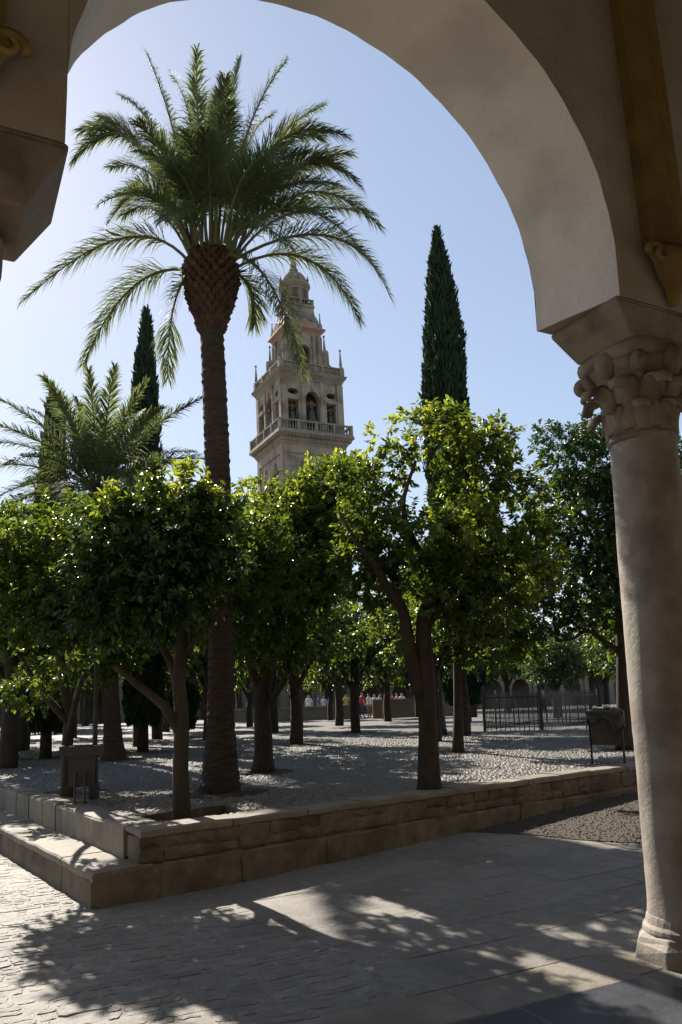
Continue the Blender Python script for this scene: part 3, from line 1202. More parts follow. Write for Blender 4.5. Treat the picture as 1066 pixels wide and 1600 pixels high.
# near tree in the square pit
orange_tree('small orange tree with slim forked trunk growing in the square pit at the garden corner', (-1.65, 8.15, .43),
            [(-1.65, 8.15, .40), (-1.67, 8.16, 1.0), (-1.66, 8.17, 1.5), (-1.69, 8.18, 1.9), (-1.66, 8.2, 2.5), (-1.74, 8.2, 3.0)], .092,
            [([(-1.67, 8.16, 1.35), (-1.82, 8.12, 1.62), (-2.08, 8.08, 1.85), (-2.3, 8.0, 2.05)], .062, .03),
             ([(-1.68, 8.17, 1.75), (-1.80, 8.25, 2.1), (-2.0, 8.3, 2.45), (-2.1, 8.35, 2.8)], .05, .022),
             ([(-1.67, 8.18, 2.1), (-1.52, 8.16, 2.3), (-1.36, 8.12, 2.45), (-1.2, 8.1, 2.6)], .042, .02),
             ([(-1.67, 8.2, 2.4), (-1.9, 8.1, 2.75), (-2.2, 8.0, 3.05)], .035, .015)],
            [B_(245, 850, 8.15, 105), B_(300, 860, 8.2, 75), B_(190, 920, 8.1, 85), B_(270, 935, 8.0, 70, .8), B_(165, 850, 8.4, 60), B_(210, 790, 8.2, 42, .8), B_(315, 800, 8.2, 45, .8), B_(120, 960, 8.5, 55, .9), B_(300, 885, 9.4, 60)],
            19500, .088, M['leaf2'], 11, 'orange trees of the garden', .18,
            extra=([B_(190, 800, 8.0, 38, .7), B_(285, 765, 8.15, 50, .5)], 1500))
# left mass: tree behind the bin
orange_tree('orange tree with light brown trunk standing right behind the left litter bin', (-3.45, 10.05, .56),
            [(-3.45, 10.05, .5), (-3.46, 10.03, 1.1), (-3.44, 10.0, 1.55), (-3.46, 9.8, 2.1), (-3.45, 9.5, 2.7)], .085,
            [([(-3.45, 10.03, 1.3), (-3.3, 9.8, 1.7), (-3.05, 9.4, 2.1)], .05, .025), ([(-3.45, 10.0, 1.5), (-3.7, 9.7, 1.9), (-3.85, 9.3, 2.4)], .055, .025)],
            [B_(95, 895, 9.2, 105), B_(35, 930, 9.1, 80), B_(128, 960, 9.0, 62), B_(190, 1000, 11.6, 58, .8), B_(150, 1020, 11.3, 50, .8), B_(70, 1000, 9.0, 82, .8), B_(112, 1055, 10.7, 50, .6), B_(120, 825, 9.3, 46, .9), B_(20, 860, 9.3, 62), B_(60, 1080, 11.0, 50, .5)],
            19500, .088, M['leaf'], 21, 'orange trees of the garden', .14)
# big forked tree in front, right of the middle
orange_tree('large orange tree with a stout forked trunk standing just behind the wall coping', (.97, 9.75, .56),
            [gpt(672, 1240, 9.75), gpt(668, 1120, 9.75), gpt(664, 1030, 9.75), gpt(664, 960, 9.78), gpt(690, 905, 9.8), gpt(705, 830, 9.85)], .128,
            [([gpt(655, 1085, 9.72), gpt(640, 1010, 9.68), gpt(628, 950, 9.6), gpt(600, 910, 9.55), gpt(588, 880, 9.5)], .085, .05),
             ([gpt(664, 985, 9.75), gpt(690, 940, 9.85), gpt(728, 900, 9.95), gpt(760, 850, 10.0)], .065, .03),
             ([gpt(690, 905, 9.8), gpt(650, 850, 9.6), gpt(630, 790, 9.6), gpt(650, 720, 9.6)], .05, .018),
             ([gpt(705, 850, 9.85), gpt(708, 780, 9.85), gpt(690, 700, 9.8)], .042, .015),
             ([gpt(592, 890, 9.5), gpt(560, 850, 9.5), gpt(530, 800, 9.6)], .045, .02)],
            [B_(680, 690, 9.7, 62, .75), B_(740, 740, 9.8, 70, .9), B_(800, 790, 9.9, 62, .9), B_(670, 850, 9.4, 62, .8), B_(735, 860, 9.5, 72, .9), B_(800, 890, 9.7, 60, .8),
             B_(610, 740, 9.9, 40, .9), B_(600, 845, 9.8, 52, .8), B_(572, 800, 10.1, 42, .8), B_(560, 870, 10.2, 46, .9), B_(590, 915, 9.9, 44, .7), B_(548, 745, 10.4, 34, .8), B_(700, 930, 9.4, 62, .5), B_(755, 960, 9.6, 60, .6), B_(840, 870, 9.9, 38, 1.0), B_(640, 810, 9.6, 30, .8), B_(770, 690, 9.9, 42, .7)],
            23500, .088, M['leaf'], 41, 'orange trees of the garden', .28,
            extra=([B_(655, 672, 9.6, 50, .6), B_(745, 700, 9.6, 50, .6), B_(700, 820, 9.1, 55, .7), B_(830, 900, 9.6, 36, .8), B_(590, 690, 9.8, 20, .6)], 1500))
# tree filling the middle
orange_tree('broad orange tree with a low fork, just right of the tall palm trunk', (-1.37, 13.2, .56),
            [gpt(411, 1207, 13.2), gpt(411, 1140, 13.2), gpt(410, 1080, 13.2), gpt(425, 1020, 13.0), gpt(440, 950, 12.6), gpt(450, 880, 12.2)], .165,
            [([gpt(411, 1110, 13.2), gpt(430, 1085, 13.1), gpt(450, 1050, 12.8), gpt(465, 990, 12.5)], .075, .04),
             ([gpt(410, 1085, 13.2), gpt(392, 1040, 13.0), gpt(385, 980, 12.6), gpt(380, 920, 12.2)], .085, .04),
             ([gpt(440, 950, 12.6), gpt(490, 880, 12.4), gpt(530, 820, 12.3)], .06, .025)],
            [B_(395, 850, 9.9, 58, .9), B_(348, 895, 9.55, 42), B_(440, 900, 10.2, 50, .9), B_(330, 870, 11.4, 66), B_(400, 880, 11.1, 82), B_(470, 850, 11.4, 78), B_(350, 960, 11.3, 58, .8), B_(425, 840, 12.0, 92), B_(505, 790, 12.0, 66, .85), B_(540, 755, 12.2, 46, .9), B_(455, 900, 11.8, 80), B_(395, 920, 12.0, 72), B_(415, 990, 12.0, 66, .7),
             B_(545, 830, 12.6, 44, 1.0), B_(390, 800, 12.2, 46, .7), B_(470, 800, 12.2, 60, .7), B_(385, 850, 11.7, 52, 1.0), B_(440, 1015, 12.2, 48, .6), B_(500, 900, 12.0, 46)],
            36000, .096, M['leaf'], 51, 'orange trees of the garden', .14,
            extra=([B_(425, 790, 11.8, 70, .6), B_(520, 745, 12.0, 50, .7), B_(545, 800, 12.2, 40, .8)], 2800))
# tree behind the forked one
orange_tree('slim orange tree with straight trunk just right of the forked tree', (2.19, 15.9, .56),
            [gpt(716, 1180, 15.9), gpt(716, 1090, 15.9), gpt(714, 1000, 15.9), gpt(715, 930, 15.9)], .115,
            [([gpt(714, 1010, 15.9), gpt(750, 960, 15.9), gpt(790, 900, 15.8)], .06, .025), ([gpt(714, 990, 15.9), gpt(690, 940, 15.9), gpt(670, 890, 15.8)], .055, .02)],
            [B_(730, 930, 15.9, 80), B_(790, 950, 15.8, 70), B_(690, 960, 15.9, 60), B_(760, 1010, 15.7, 62, .7), B_(780, 870, 16, 62), B_(820, 1000, 15.9, 50, .7), B_(745, 880, 13.6, 62), B_(690, 900, 13.4, 52), B_(792, 915, 13.5, 55)],
            21000, .10, M['leaf'], 61, 'orange trees of the garden', .12)
# tall dark tree at the right
orange_tree('tall dark broad leaved tree whose trunk rises behind the right litter bin', (5.55, 15.7, .56),
            [gpt(976, 1172, 15.7), gpt(974, 1090, 15.7), gpt(972, 1010, 15.7), gpt(968, 940, 15.7), gpt(955, 840, 15.7), gpt(950, 750, 15.7)], .15,
            [([gpt(972, 1020, 15.7), gpt(945, 1003, 15.6), gpt(918, 985, 15.5), gpt(895, 998, 15.4), gpt(870, 1002, 15.4)], .06, .022),
             ([gpt(960, 880, 15.7), gpt(920, 830, 15.6), gpt(890, 760, 15.6)], .06, .02), ([gpt(968, 930, 15.7), gpt(1010, 860, 15.7), gpt(1050, 800, 15.7)], .06, .02)],
            [B_(900, 720, 15.6, 62, .9), B_(955, 720, 15.7, 72), B_(880, 800, 15.5, 60), B_(940, 820, 15.4, 90), B_(900, 900, 15.5, 80), B_(965, 920, 15.5, 80), B_(1040, 760, 15.8, 85), B_(1050, 880, 15.8, 85), B_(985, 810, 15.9, 75), B_(930, 860, 16.2, 90), B_(985, 980, 15.8, 60, .7), B_(860, 690, 15.7, 32, .7), B_(855, 960, 15.4, 50, .8), B_(930, 670, 15.8, 38, .6), B_(1000, 660, 15.8, 40, .6)],
            40000, .105, M['leaf2'], 71, None, .12, name='broadleaf_tree')

# ---- more orange trees behind, sharing three crowns
def far_tree_proto(i):
    root = empty('orange_tree', (0, 0, 0))
    mb = MB()
    fork = 1.5
    mb.tube(trunk_path([(0, 0, -.1), (.03, 0, .8), (-.02, .02, fork), (.05, 0, 2.3), (0, 0, 3.0)], 3), [.17 * (1 - .5 * k / 12) for k in range(13)], 8, .05)
    mb.build('trunk', M['bark'], root, smooth=True)
    for k in range(3):
        a = k * 2.1 + i
        mb = MB()
        mb.tube(trunk_path([(0, 0, fork - .2), (.35 * math.cos(a), .35 * math.sin(a), 2.0), (.8 * math.cos(a), .8 * math.sin(a), 2.6)], 3), [.075 - .007 * q for q in range(7)], 6)
        mb.build('limb', M['bark'], root, smooth=True)
    bl = [(0, 0, 3.3, 1.3, 1.3, 1.0)] + [(.85 * math.cos(a), .85 * math.sin(a), 2.8 + .35 * math.sin(3 * a), .85, .85, .75) for a in (i, i + 1.3, i + 2.5, i + 3.8, i + 5)] + [(.2, .1, 4.1, .8, .8, .6)]
    V, F = crown_leaves(bl, 9000, .15, 100 + i, .15, 11)
    link('crown', np_mesh('crown', V, F, M['leaf'] if i != 1 else M['leaf2']), root)
    return root
protos = [far_tree_proto(i) for i in range(3)]
far = [  # x, y, scale, label
    (-1.31, 21.2, .95, 'orange tree with dark straight trunk, second row right of the broad forked one'),
    (.36, 29.0, 1.0, 'orange tree on the sunlit cobbles in front of the stone basin'),
    (-.95, 52.0, 1.0, 'orange tree beside the left end of the stone basin'),
    (2.55, 52.3, 1.05, 'thin dark orange tree in front of the people in red'),
    (4.75, 52.8, 1.0, 'orange tree at the right end of the stone basin'),
    (-5.1, 43.0, 1.0, 'thin orange tree far back, left of the broad forked tree'),
    (-6.67, 16.0, 1.02, 'orange tree with dark trunk at the left edge of the picture'),
    (10.2, 39.0, .85, 'small orange tree rising inside the railing, left of two'),
    (11.0, 41.5, .9, 'small orange tree rising inside the railing, right of two'),
    (21.5, 66.0, 1.25, 'orange tree far back to the right of the railing'),
    (-9.6, 24.0, 1.1, 'orange tree in the dark row beyond the blunt cypress'),
    (-11.2, 33.0, 1.15, 'orange tree deep in the left row of the garden'),
    (-7.0, 30.0, 1.1, 'orange tree behind the second palm'),
    (-4.6, 27.0, 1.05, 'orange tree between the second palm and the tall palm'),
    (-14.6, 43.0, 1.2, 'orange tree at the back of the left rows'),
    (-9.5, 47.0, 1.15, 'orange tree far behind the dark clipped cypress'),
    (3.4, 23.3, 1.1, 'orange tree behind the lamp with the square lantern'),
    (9.4, 24.0, 1.15, 'orange tree to the right of the railing, partly behind the dark tree'),
    (13.5, 33.0, 1.2, 'orange tree beyond the railing on the right'),
    (7.5, 47.0, 1.1, 'orange tree behind the railing enclosure'),
    (16.5, 48.0, 1.2, 'orange tree far right in front of the court building'),
    (8.3, 62.0, 1.2, 'orange tree by the far arcade, right of the basin'),
    (14.8, 41.0, 1.2, 'orange tree between the railing and the dark trunk'),
    (17.6, 57.0, 1.3, 'orange tree before the far arches, right of the railing'),
    (12.6, 62.0, 1.3, 'orange tree before the far arches, behind the far litter bin'),
    (-2.9, 63.0, 1.2, 'orange tree by the far arcade, left of the basin'),
    (-2.75, 18.4, 1.1, 'orange tree hidden behind the trunk of the tall palm, third row'),
    (-8.6, 20.6, 1.15, 'orange tree left of the blunt cypress in the shade'),
    (-10.8, 17.6, 1.1, 'orange tree just beyond the left edge of the view'),
    (-6.0, 23.5, 1.1, 'orange tree between the blunt cypress and the slender cypress'),
    (2.4, 22.0, 1.1, 'orange tree straight behind the trunk of the forked tree'),
    (3.35, 28.6, 1.15, 'orange tree in line behind the forked trunk, near the lamp'),
    (-2.95, 33.2, 1.15, 'orange tree in line behind the low forked tree'),
    (-.3, 38.5, 1.15, 'orange tree with thin dark trunk in the middle distance'),
    (5.15, 36.0, 1.2, 'orange tree left of the railing beside the pointed cypress'),
    (-8.6, 38.5, 1.2, 'orange tree deep in the shade between two cypresses'),
    (-13.5, 27.5, 1.2, 'orange tree far left in the second row of shade'),
    (-5.9, 36.8, 1.2, 'orange tree lined up behind the tall palm trunk'),
    (2.3, 43.5, 1.15, 'orange tree near the gap of the basin walls'),
    (8.6, 19.4, 1.1, 'orange tree behind the stone column'),
    (-16.5, 36.0, 1.25, 'orange tree at the far left of the garden'),
    (-12.2, 22.5, 1.15, 'orange tree outside the left edge by the second row'),
]
BACK = sorted([(-18, 52), (-14, 58.5), (-20, 62), (-9, 66), (-25, 68), (-4.2, 71), (-13, 74), (-17, 46.5), (-23, 55), (-7.6, 57.5), (5.5, 73), (12, 75), (17.5, 71), (24, 76), (22.5, 61), (1.2, 74.5)], key=lambda q: q[0] / q[1])
ORD = ['leftmost', 'second from the left', 'third from the left', 'fourth from the left', 'fifth from the left', 'sixth from the left', 'seventh from the left', 'eighth from the left',
       'eighth from the right', 'seventh from the right', 'sixth from the right', 'fifth from the right', 'fourth from the right', 'third from the right', 'second from the right', 'rightmost']
for (x, y), nm in zip(BACK, ORD):
    far.append((x, y, 1.45, nm + ' of the orange trees in the back rows before the court building'))
for i, (x, y, sc, lab) in enumerate(far):
    k = i % 3
    o = protos[k] if i < 3 else copy_tree(protos[k])
    o.location = (x, y, garden_z(x, y) - .03)
    o.rotation_euler.z = i * 1.9
    o.scale = (sc, sc, sc)
    o.scale = (sc * 1.12, sc * 1.12, sc * 1.08)
    tag(o, lab, 'tree', 'orange trees of the garden')

# ------------------------------------------------------------------ palms
def frond_mesh(p0, p1, p2, npair, lmax, seed, wid=.021, curl=.25, stem=.14):
    r = np.random.default_rng(seed)
    path = bez(p0, p1, p2, 14)
    mb = MB()
    mb.tube(path, [.021 * (1 - .88 * i / 13) + .003 for i in range(14)], 5)
    V, F = [list(v) for v in mb.v], [list(f) for f in mb.f]
    p0, p1, p2 = (np.array(p) for p in (p0, p1, p2))
    lv, lf = [], []
    for i in range(npair):
        t = stem + (1 - stem) * (i + .5) / npair
        for sd in (-1, 1):
            tt = min(1, max(0, t + r.uniform(-.006, .006)))
            c = p0 * (1 - tt) ** 2 + p1 * 2 * tt * (1 - tt) + p2 * tt * tt
            T = 2 * (1 - tt) * (p1 - p0) + 2 * tt * (p2 - p1)
            T = T / np.linalg.norm(T)
            up = np.array([0, 0, 1.0])
            S = np.cross(T, up)
            if np.linalg.norm(S) < .15:
                S = np.array([1.0, .2, 0])
            S = S / np.linalg.norm(S)
            U = np.cross(S, T)
            ph = math.radians(58 - 34 * tt + r.uniform(-15, 15))
            d = T * math.cos(ph) + S * sd * math.sin(ph) * .9 + U * (.34 + r.uniform(-.5, .45)) * math.sin(ph)
            d /= np.linalg.norm(d)
            L = lmax * (.35 + .65 * math.sin(math.pi * min(1, .15 + .85 * tt) ** .85)) * r.uniform(.85, 1.1)
            W = np.cross(d, U)
            W /= np.linalg.norm(W) + 1e-9
            m = c + d * L * .55 + np.array([0, 0, -.03 * L])
            e = c + d * L + np.array([0, 0, -curl * L * r.uniform(.5, 1.3)])
            b = len(V) + len(lv)
            lv += [c - W * wid * .35, c + W * wid * .35, m + W * wid * .5, m - W * wid * .5, e]
            lf += [[b, b + 1, b + 2, b + 3], [b + 3, b + 2, b + 4]]
    me = bpy.data.meshes.new('frond')
    me.from_pydata([tuple(v) for v in V] + [tuple(v) for v in lv], [], F + lf)
    me.materials.append(M['rachis'])
    me.materials.append(M['palmleaf'])
    mi = np.zeros(len(F) + len(lf), np.int32)
    mi[len(F):] = 1
    me.polygons.foreach_set('material_index', mi)
    return me

PB = Vector((-1.56, 10.0, .54))
palm = empty('palm_tree', PB)
tag(palm, 'tall date palm with a swollen stubby head and arching fronds before the bell tower', 'palm tree')
mb = MB()
prof = []
NZ = 150
top = Vector((-1.63, 10.0, 6.6))
pth, rad = [], []
for i in range(NZ + 1):
    t = i / NZ
    p = PB + (top - PB) * t
    p.x += .05 * math.sin(t * 3.1)
    r = .178 - .022 * t + .085 * max(0, 1 - t / .16) ** 1.6 - .02 * math.exp(-((t - .35) / .15) ** 2)
    r += .006 * (1 if i % 3 == 0 else -.4)
    pth.append(p - PB)
    rad.append(r)
mb.tube(pth, rad, 18, .05)
mb.build('trunk', M['palmbark'], palm)
# head of leaf bases
mb = MB()
hz0, hz1 = 6.55, 7.72
def head_r(t):
    return .165 + .175 * math.sin(min(1, t / .72) * math.pi / 2) ** 1.2 - (.14 * max(0, (t - .72) / .28) ** 1.5)
hc = Vector((-1.635, 10.0, 0))
mb.lathe([(head_r(i / 14) - .035, hz0 + (hz1 - hz0) * i / 14) for i in range(15)], 18, (hc.x - PB.x, hc.y - PB.y))
v_ = [(x, y, z - PB.z) for (x, y, z) in mb.v]
mb.v = v_
mb.build('head', M['palmbark'], palm)
# stub: a blunt wedge
mb = MB()
mb.add([(-.048, -.02, -.04), (.048, -.02, -.04), (.036, .075, .045), (-.036, .075, .045), (-.044, -.02, .03), (.044, -.02, .03), (.028, .082, .075), (-.028, .082, .075), (0, .06, .005), (0, .10, .06)],
       [(0, 1, 8), (1, 2, 8), (2, 3, 8), (3, 0, 8), (4, 7, 6, 5), (0, 4, 5, 1), (1, 5, 6, 2), (3, 7, 4, 0), (2, 6, 9), (6, 7, 9), (7, 3, 9), (3, 2, 9)])
stub_me = None
rows = 15
for j in range(rows):
    t = (j + .5) / rows
    z = hz0 + (hz1 - hz0) * t
    r = head_r(t) - .03
    cnt = 18 if t > .25 else 14
    for k in range(cnt):
        a = 2 * math.pi * (k + .5 * (j % 2)) / cnt
        if stub_me is None:
            so = mb.build('leaf_stub', M['palmstub'], palm)
            stub_me = so.data
        else:
            so = link('leaf_stub', stub_me, palm)
        so.location = (hc.x - PB.x + r * math.cos(a), hc.y - PB.y + r * math.sin(a), z - PB.z)
        so.rotation_euler = (rng.uniform(-.15, .25) + .25 * (t < .3), 0, a - math.pi / 2 + rng.uniform(-.08, .08))
        q = rng.uniform(.85, 1.15) * (1.0 if t < .8 else .8)
        so.scale = (q * 1.12, q, q)
HC = Vector((-1.64, 10.0, 7.62))
sc_ = 10.0 / FPX
def pxl(x, y, dy):
    return at(x, y, 10.0 + dy) - PB
FR = [  # control pixel, control depth, tip pixel, tip depth
    (215, 305, -.1, 38, 468, -.3), (200, 400, .2, 130, 570, .5), (262, 430, -.1, 262, 592, -.2), (545, 300, -.2, 612, 468, -.3), (490, 345, .3, 562, 500, .6),
    (428, 395, -.6, 474, 585, -1.5), (402, 425, .1, 398, 507, .3), (285, 205, .1, 228, 83, .2), (305, 210, -.2, 308, 78, -.5), (348, 190, .2, 374, 92, .5),
    (362, 200, .0, 446, 97, .1), (405, 160, -.3, 540, 212, -.6), (400, 205, .3, 505, 165, .7), (462, 180, -.2, 562, 290, -.4), (470, 225, .2, 592, 352, .4),
    (430, 300, .2, 560, 330, .9), (215, 120, -.1, 116, 250, -.2), (225, 165, .2, 128, 205, .3), (240, 230, -.2, 168, 350, -.5), (250, 290, .3, 195, 335, .6),
    (345, 200, -.5, 352, 125, -1.1), (320, 200, .5, 300, 130, 1.0), (275, 240, -.5, 215, 190, -1.2), (390, 250, -.6, 480, 260, -1.4), (260, 180, .4, 190, 150, .9),
    (420, 240, .6, 530, 260, 1.2), (300, 260, -.6, 250, 250, -1.6), (372, 240, -.8, 430, 240, -1.7), (330, 220, .7, 335, 150, 1.4), (290, 300, -.7, 255, 345, -1.7),
    (385, 310, -.8, 450, 385, -1.8), (330, 240, -.7, 318, 200, -1.5), (265, 300, .6, 205, 300, 1.5), (400, 300, .7, 480, 320, 1.6), (355, 260, 1.0, 390, 215, 1.9),
    (300, 250, .9, 270, 210, 1.8), (440, 235, -.2, 545, 240, -.2), (235, 200, 0, 160, 185, 0), (420, 185, .1, 500, 215, .2), (318, 190, .1, 270, 120, .1), (455, 260, -.5, 570, 395, -1.0)]
r9 = np.random.default_rng(12)
for i in range(11):      # inner fan: upright fronds that arch outwards, towards and away from the court
    ph = R_(-62 + 124 * (i + .5) / 11) + r9.uniform(-.1, .1)
    dd = r9.uniform(.5, 1.7) * (1 if i % 2 else -1)
    rr = r9.uniform(150, 185)
    cx, cy = 330 + rr * .55 * math.sin(ph), 390 - rr * (.55 + .5 * math.cos(ph))
    d2 = r9.uniform(95, 150)
    FR.append((cx, cy, dd * .45, cx + d2 * math.sin(ph * 1.25), cy - d2 * math.cos(ph) * .55 + 75 * abs(math.sin(ph)) + 12 * abs(dd), dd))
for i, (cx, cy, cd, tx, ty, td) in enumerate(FR):
    p1, p2 = pxl(cx, cy, cd), pxl(tx, ty, td)
    d = (p2 - (HC - PB))
    p0 = HC - PB + Vector((max(-.26, min(.26, d.x * .22)), max(-.26, min(.26, d.y * .22)), -.08 if ty > 400 else (.03 if ty > 300 else .08)))
    Ltot = (p1 - p0).length + (p2 - p1).length
    me = frond_mesh(p0, p1, p2, int(50 + Ltot * 34), .50 if ty < 420 else .46, 300 + i, .0135, .36, .20)
    link('frond', me, palm)

# the lower palm on the left
P2 = Vector((-4.98, 17.4, .54))
palm2 = empty('palm_tree', P2)
tag(palm2, 'shorter date palm with upright fronds rising behind the orange trees on the left', 'palm tree')
T2 = Vector((-5.42, 17.4, 6.58))
mb = MB()
pth = [(T2 - P2) * (i / 60) for i in range(61)]
mb.tube(pth, [.18 + .10 * max(0, 1 - i / 8) ** 1.5 + (.006 if i % 2 else 0) + .04 * max(0, (i - 50) / 10) for i in range(61)], 14, .05)
mb.build('trunk', M['palmbark'], palm2)
r2 = np.random.default_rng(5)
for i in range(40):
    az = i * 2.39996
    q = (i + .5) / 40
    el = R_(84 - 92 * q ** 1.15)
    L = r2.uniform(2.3, 2.8) * (1 if q > .15 else .9)
    h = Vector((math.cos(az), math.sin(az), 0))
    d0 = h * math.cos(el) + Vector((0, 0, 1)) * math.sin(el)
    p0 = (T2 - P2) + h * .12
    p1 = p0 + d0 * L * .6
    e2 = el - R_(28 + 38 * q)
    p2 = p1 + (h * math.cos(e2) + Vector((0, 0, 1)) * math.sin(e2)) * L * .55
    link('frond', frond_mesh(p0, p1, p2, 100, .58, 500 + i, .026, .30, .14), palm2)

# ------------------------------------------------------------------ cypresses
def cypress(label, base, height, prof, nspray, sl, seed, bare=.9, lean=(0, 0), name='cypress', tr=.16):
    """prof: list of (t, radius)"""
    root = empty(name, base)
    tag(root, label, 'cypress tree', 'cypresses of the garden')
    mb = MB()
    mb.tube([(lean[0] * t * height, lean[1] * t * height, t * height - .1) for t in (0, .1, .3, .6)], [tr, tr * .8, tr * .6, tr * .3], 8, .06)
    mb.build('trunk', M['bark'], root, smooth=True)
    ts, rs = [p[0] for p in prof], [p[1] for p in prof]
    t = nr.random(nspray * 2)
    r = np.interp(t, ts, rs)
    keep = nr.random(nspray * 2) < (r / max(rs) * .9 + .1)
    t, r = t[keep][:nspray], r[keep][:nspray]
    n = len(t)
    a = nr.uniform(0, 6.283, n)
    q = np.stack([np.cos(a), np.sin(a), t * 3], 1)
    lump = 1 + .13 * np.sin(a * 3 + t * 14 + seed) + .10 * np.sin(a * 7 - t * 31) + .06 * np.sin(a * 11 + t * 61)
    rr = r * lump * nr.uniform(.72, 1.03, n)
    z = bare + t * (height - bare)
    c = np.stack([lean[0] * z + rr * np.cos(a), lean[1] * z + rr * np.sin(a), z - sl * .5], 1)
    d = np.stack([np.cos(a) * .22, np.sin(a) * .22, np.ones(n)], 1) + nr.normal(size=(n, 3)) * .13
    L = sl * nr.uniform(.6, 1.25, n)
    V, F = leaves(c, d, L, L * nr.uniform(.22, .34, n))
    # dense inner body
    mb = MB()
    NN = 26
    pr = []
    for i in range(NN + 1):
        tt = i / NN
        pr.append((max(.01, np.interp(tt, ts, rs) * .80), bare + tt * (height - bare) * .99))
    mb.lathe(pr, 14, (0, 0), jit=.09)
    b = len(V)
    VV = np.concatenate([V, np.array([(x + lean[0] * zz, y + lean[1] * zz, zz) for (x, y, zz) in mb.v])])
    FF = np.array([f for f in mb.f if len(f) == 4]) + b
    link('crown', np_mesh('crown', VV, np.concatenate([F, FF]), M['cypress']), root)
    return root
cypress('tall pointed cypress rising behind the forked orange tree, right of the bell tower', (5.75, 38.8, .5), 25.9,
        [(0, .75), (.05, .9), (.25, 1.1), (.45, 1.1), (.62, 1.02), (.75, .93), (.85, .68), (.93, .38), (.975, .16), (1, .03)], 26000, .42, 3, 1.0, (-.004, 0), tr=.35)
cypress('slender dark cypress behind the shorter palm', (-5.0, 19.9, .5), 11.8,
        [(0, .36), (.06, .43), (.3, .43), (.6, .37), (.8, .28), (.93, .15), (1, .03)], 11000, .22, 5, .75)
cypress('blunt topped cypress on the far left behind palm fronds', (-7.0, 18.85, .5), 9.0,
        [(0, .38), (.06, .45), (.4, .42), (.7, .32), (.9, .20), (.97, .16), (1, .06)], 9000, .22, 6, .7)
cypress('low dark cypress bush seen under the near orange tree', (-6.4, 31.5, .5), 3.2,
        [(0, .40), (.12, .55), (.4, .62), (.7, .5), (.9, .25), (1, .05)], 4000, .22, 8, .35, name='cypress_bush')

# ------------------------------------------------------------------ bell tower
TB = Vector((-3.9, 93.2, 0))
tw = empty('bell_tower', TB, R_(27))
tw.rotation_euler = (0, R_(-1.0), R_(27))
tag(tw, 'tall baroque stone bell tower with stacked stages, open belfry and statue on top', 'tower')
def tbox(mb, h, z0, z1, h2=None, hy=None):
    h2 = h if h2 is None else h2
    mb.frustum((-h, h, -h, h), (-h2, h2, -h2, h2), z0, z1)
def side(k):
    """frame of face k: (s, z, depth inwards) for half width h"""
    ca, sa = [(1, 0), (0, 1), (-1, 0), (0, -1)][k]
    def f(h):
        def g(s, z, d):
            x, y = s, -h + d
            return Vector((x * ca - y * sa, x * sa + y * ca, z))
        return g
    return f
mb = MB()
tbox(mb, 4.02, -.5, 31.0)
shaft = mb.build('shaft', M['tower'], tw)
# framed panels, small windows and a coat of arms on the shaft faces
for k in range(4):
    g = side(k)(4.02)
    mb = MB()
    for (s0, s1, z0, z1) in ((-4.02, -3.3, 8, 31), (3.3, 4.02, 8, 31), (-3.28, 3.28, 30.2, 31), (-3.28, 3.28, 20.0, 20.8)):
        mb.add([g(s, z, d) for d in (0.02, -.13) for z in (z0, z1) for s in (s0, s1)], [(4, 5, 7, 6), (0, 4, 6, 2), (1, 3, 7, 5), (0, 1, 5, 4), (2, 6, 7, 3)])
    mb.build('pilaster', M['tower'], shaft)
    for s in (-1.55, 1.55):
        mb = MB()
        for (s0, s1, z0, z1) in ((s - .62, s - .36, 26.4, 28.2), (s + .36, s + .62, 26.4, 28.2), (s - .75, s + .75, 28.22, 28.5), (s - .75, s + .75, 26.1, 26.38)):
            mb.add([g(a, z, d) for d in (0.02, -.16) for z in (z0, z1) for a in (s0, s1)], [(4, 5, 7, 6), (0, 4, 6, 2), (1, 3, 7, 5), (0, 1, 5, 4), (2, 6, 7, 3)])
        mb.lathe([(.22, 28.5), (.3, 28.8), (.16, 29.1), (.2, 29.3), (.03, 29.6)], 8, (0, 0), M=lambda q, s=s, g=g: g(s + q.x, q.z, q.y * .5 - .1))
        fr = mb.build('window', M['tower_trim'], shaft)
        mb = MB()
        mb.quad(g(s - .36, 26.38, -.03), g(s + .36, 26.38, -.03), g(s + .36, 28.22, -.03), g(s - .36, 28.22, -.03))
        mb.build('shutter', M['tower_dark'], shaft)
    mb = MB()
    for (r, z, dd) in ((.75, 27.6, .18),):
        for i in range(16):
            a0, a1 = i * math.pi / 8, (i + 1) * math.pi / 8
            wv = lambda a: .72 * (1 + .18 * math.cos(4 * a))
            mb.add([g(wv(a0) * math.cos(a0), z + 1.1 * wv(a0) * math.sin(a0), 0.01), g(wv(a1) * math.cos(a1), z + 1.1 * wv(a1) * math.sin(a1), 0.01),
                    g(.8 * wv(a1) * math.cos(a1), z + .9 * wv(a1) * math.sin(a1), -.2), g(.8 * wv(a0) * math.cos(a0), z + .9 * wv(a0) * math.sin(a0), -.2), g(0, z, -.28)],
                   [(0, 1, 2, 3), (3, 2, 4)])
    mb.build('coat_of_arms', M['tower_trim'], shaft)
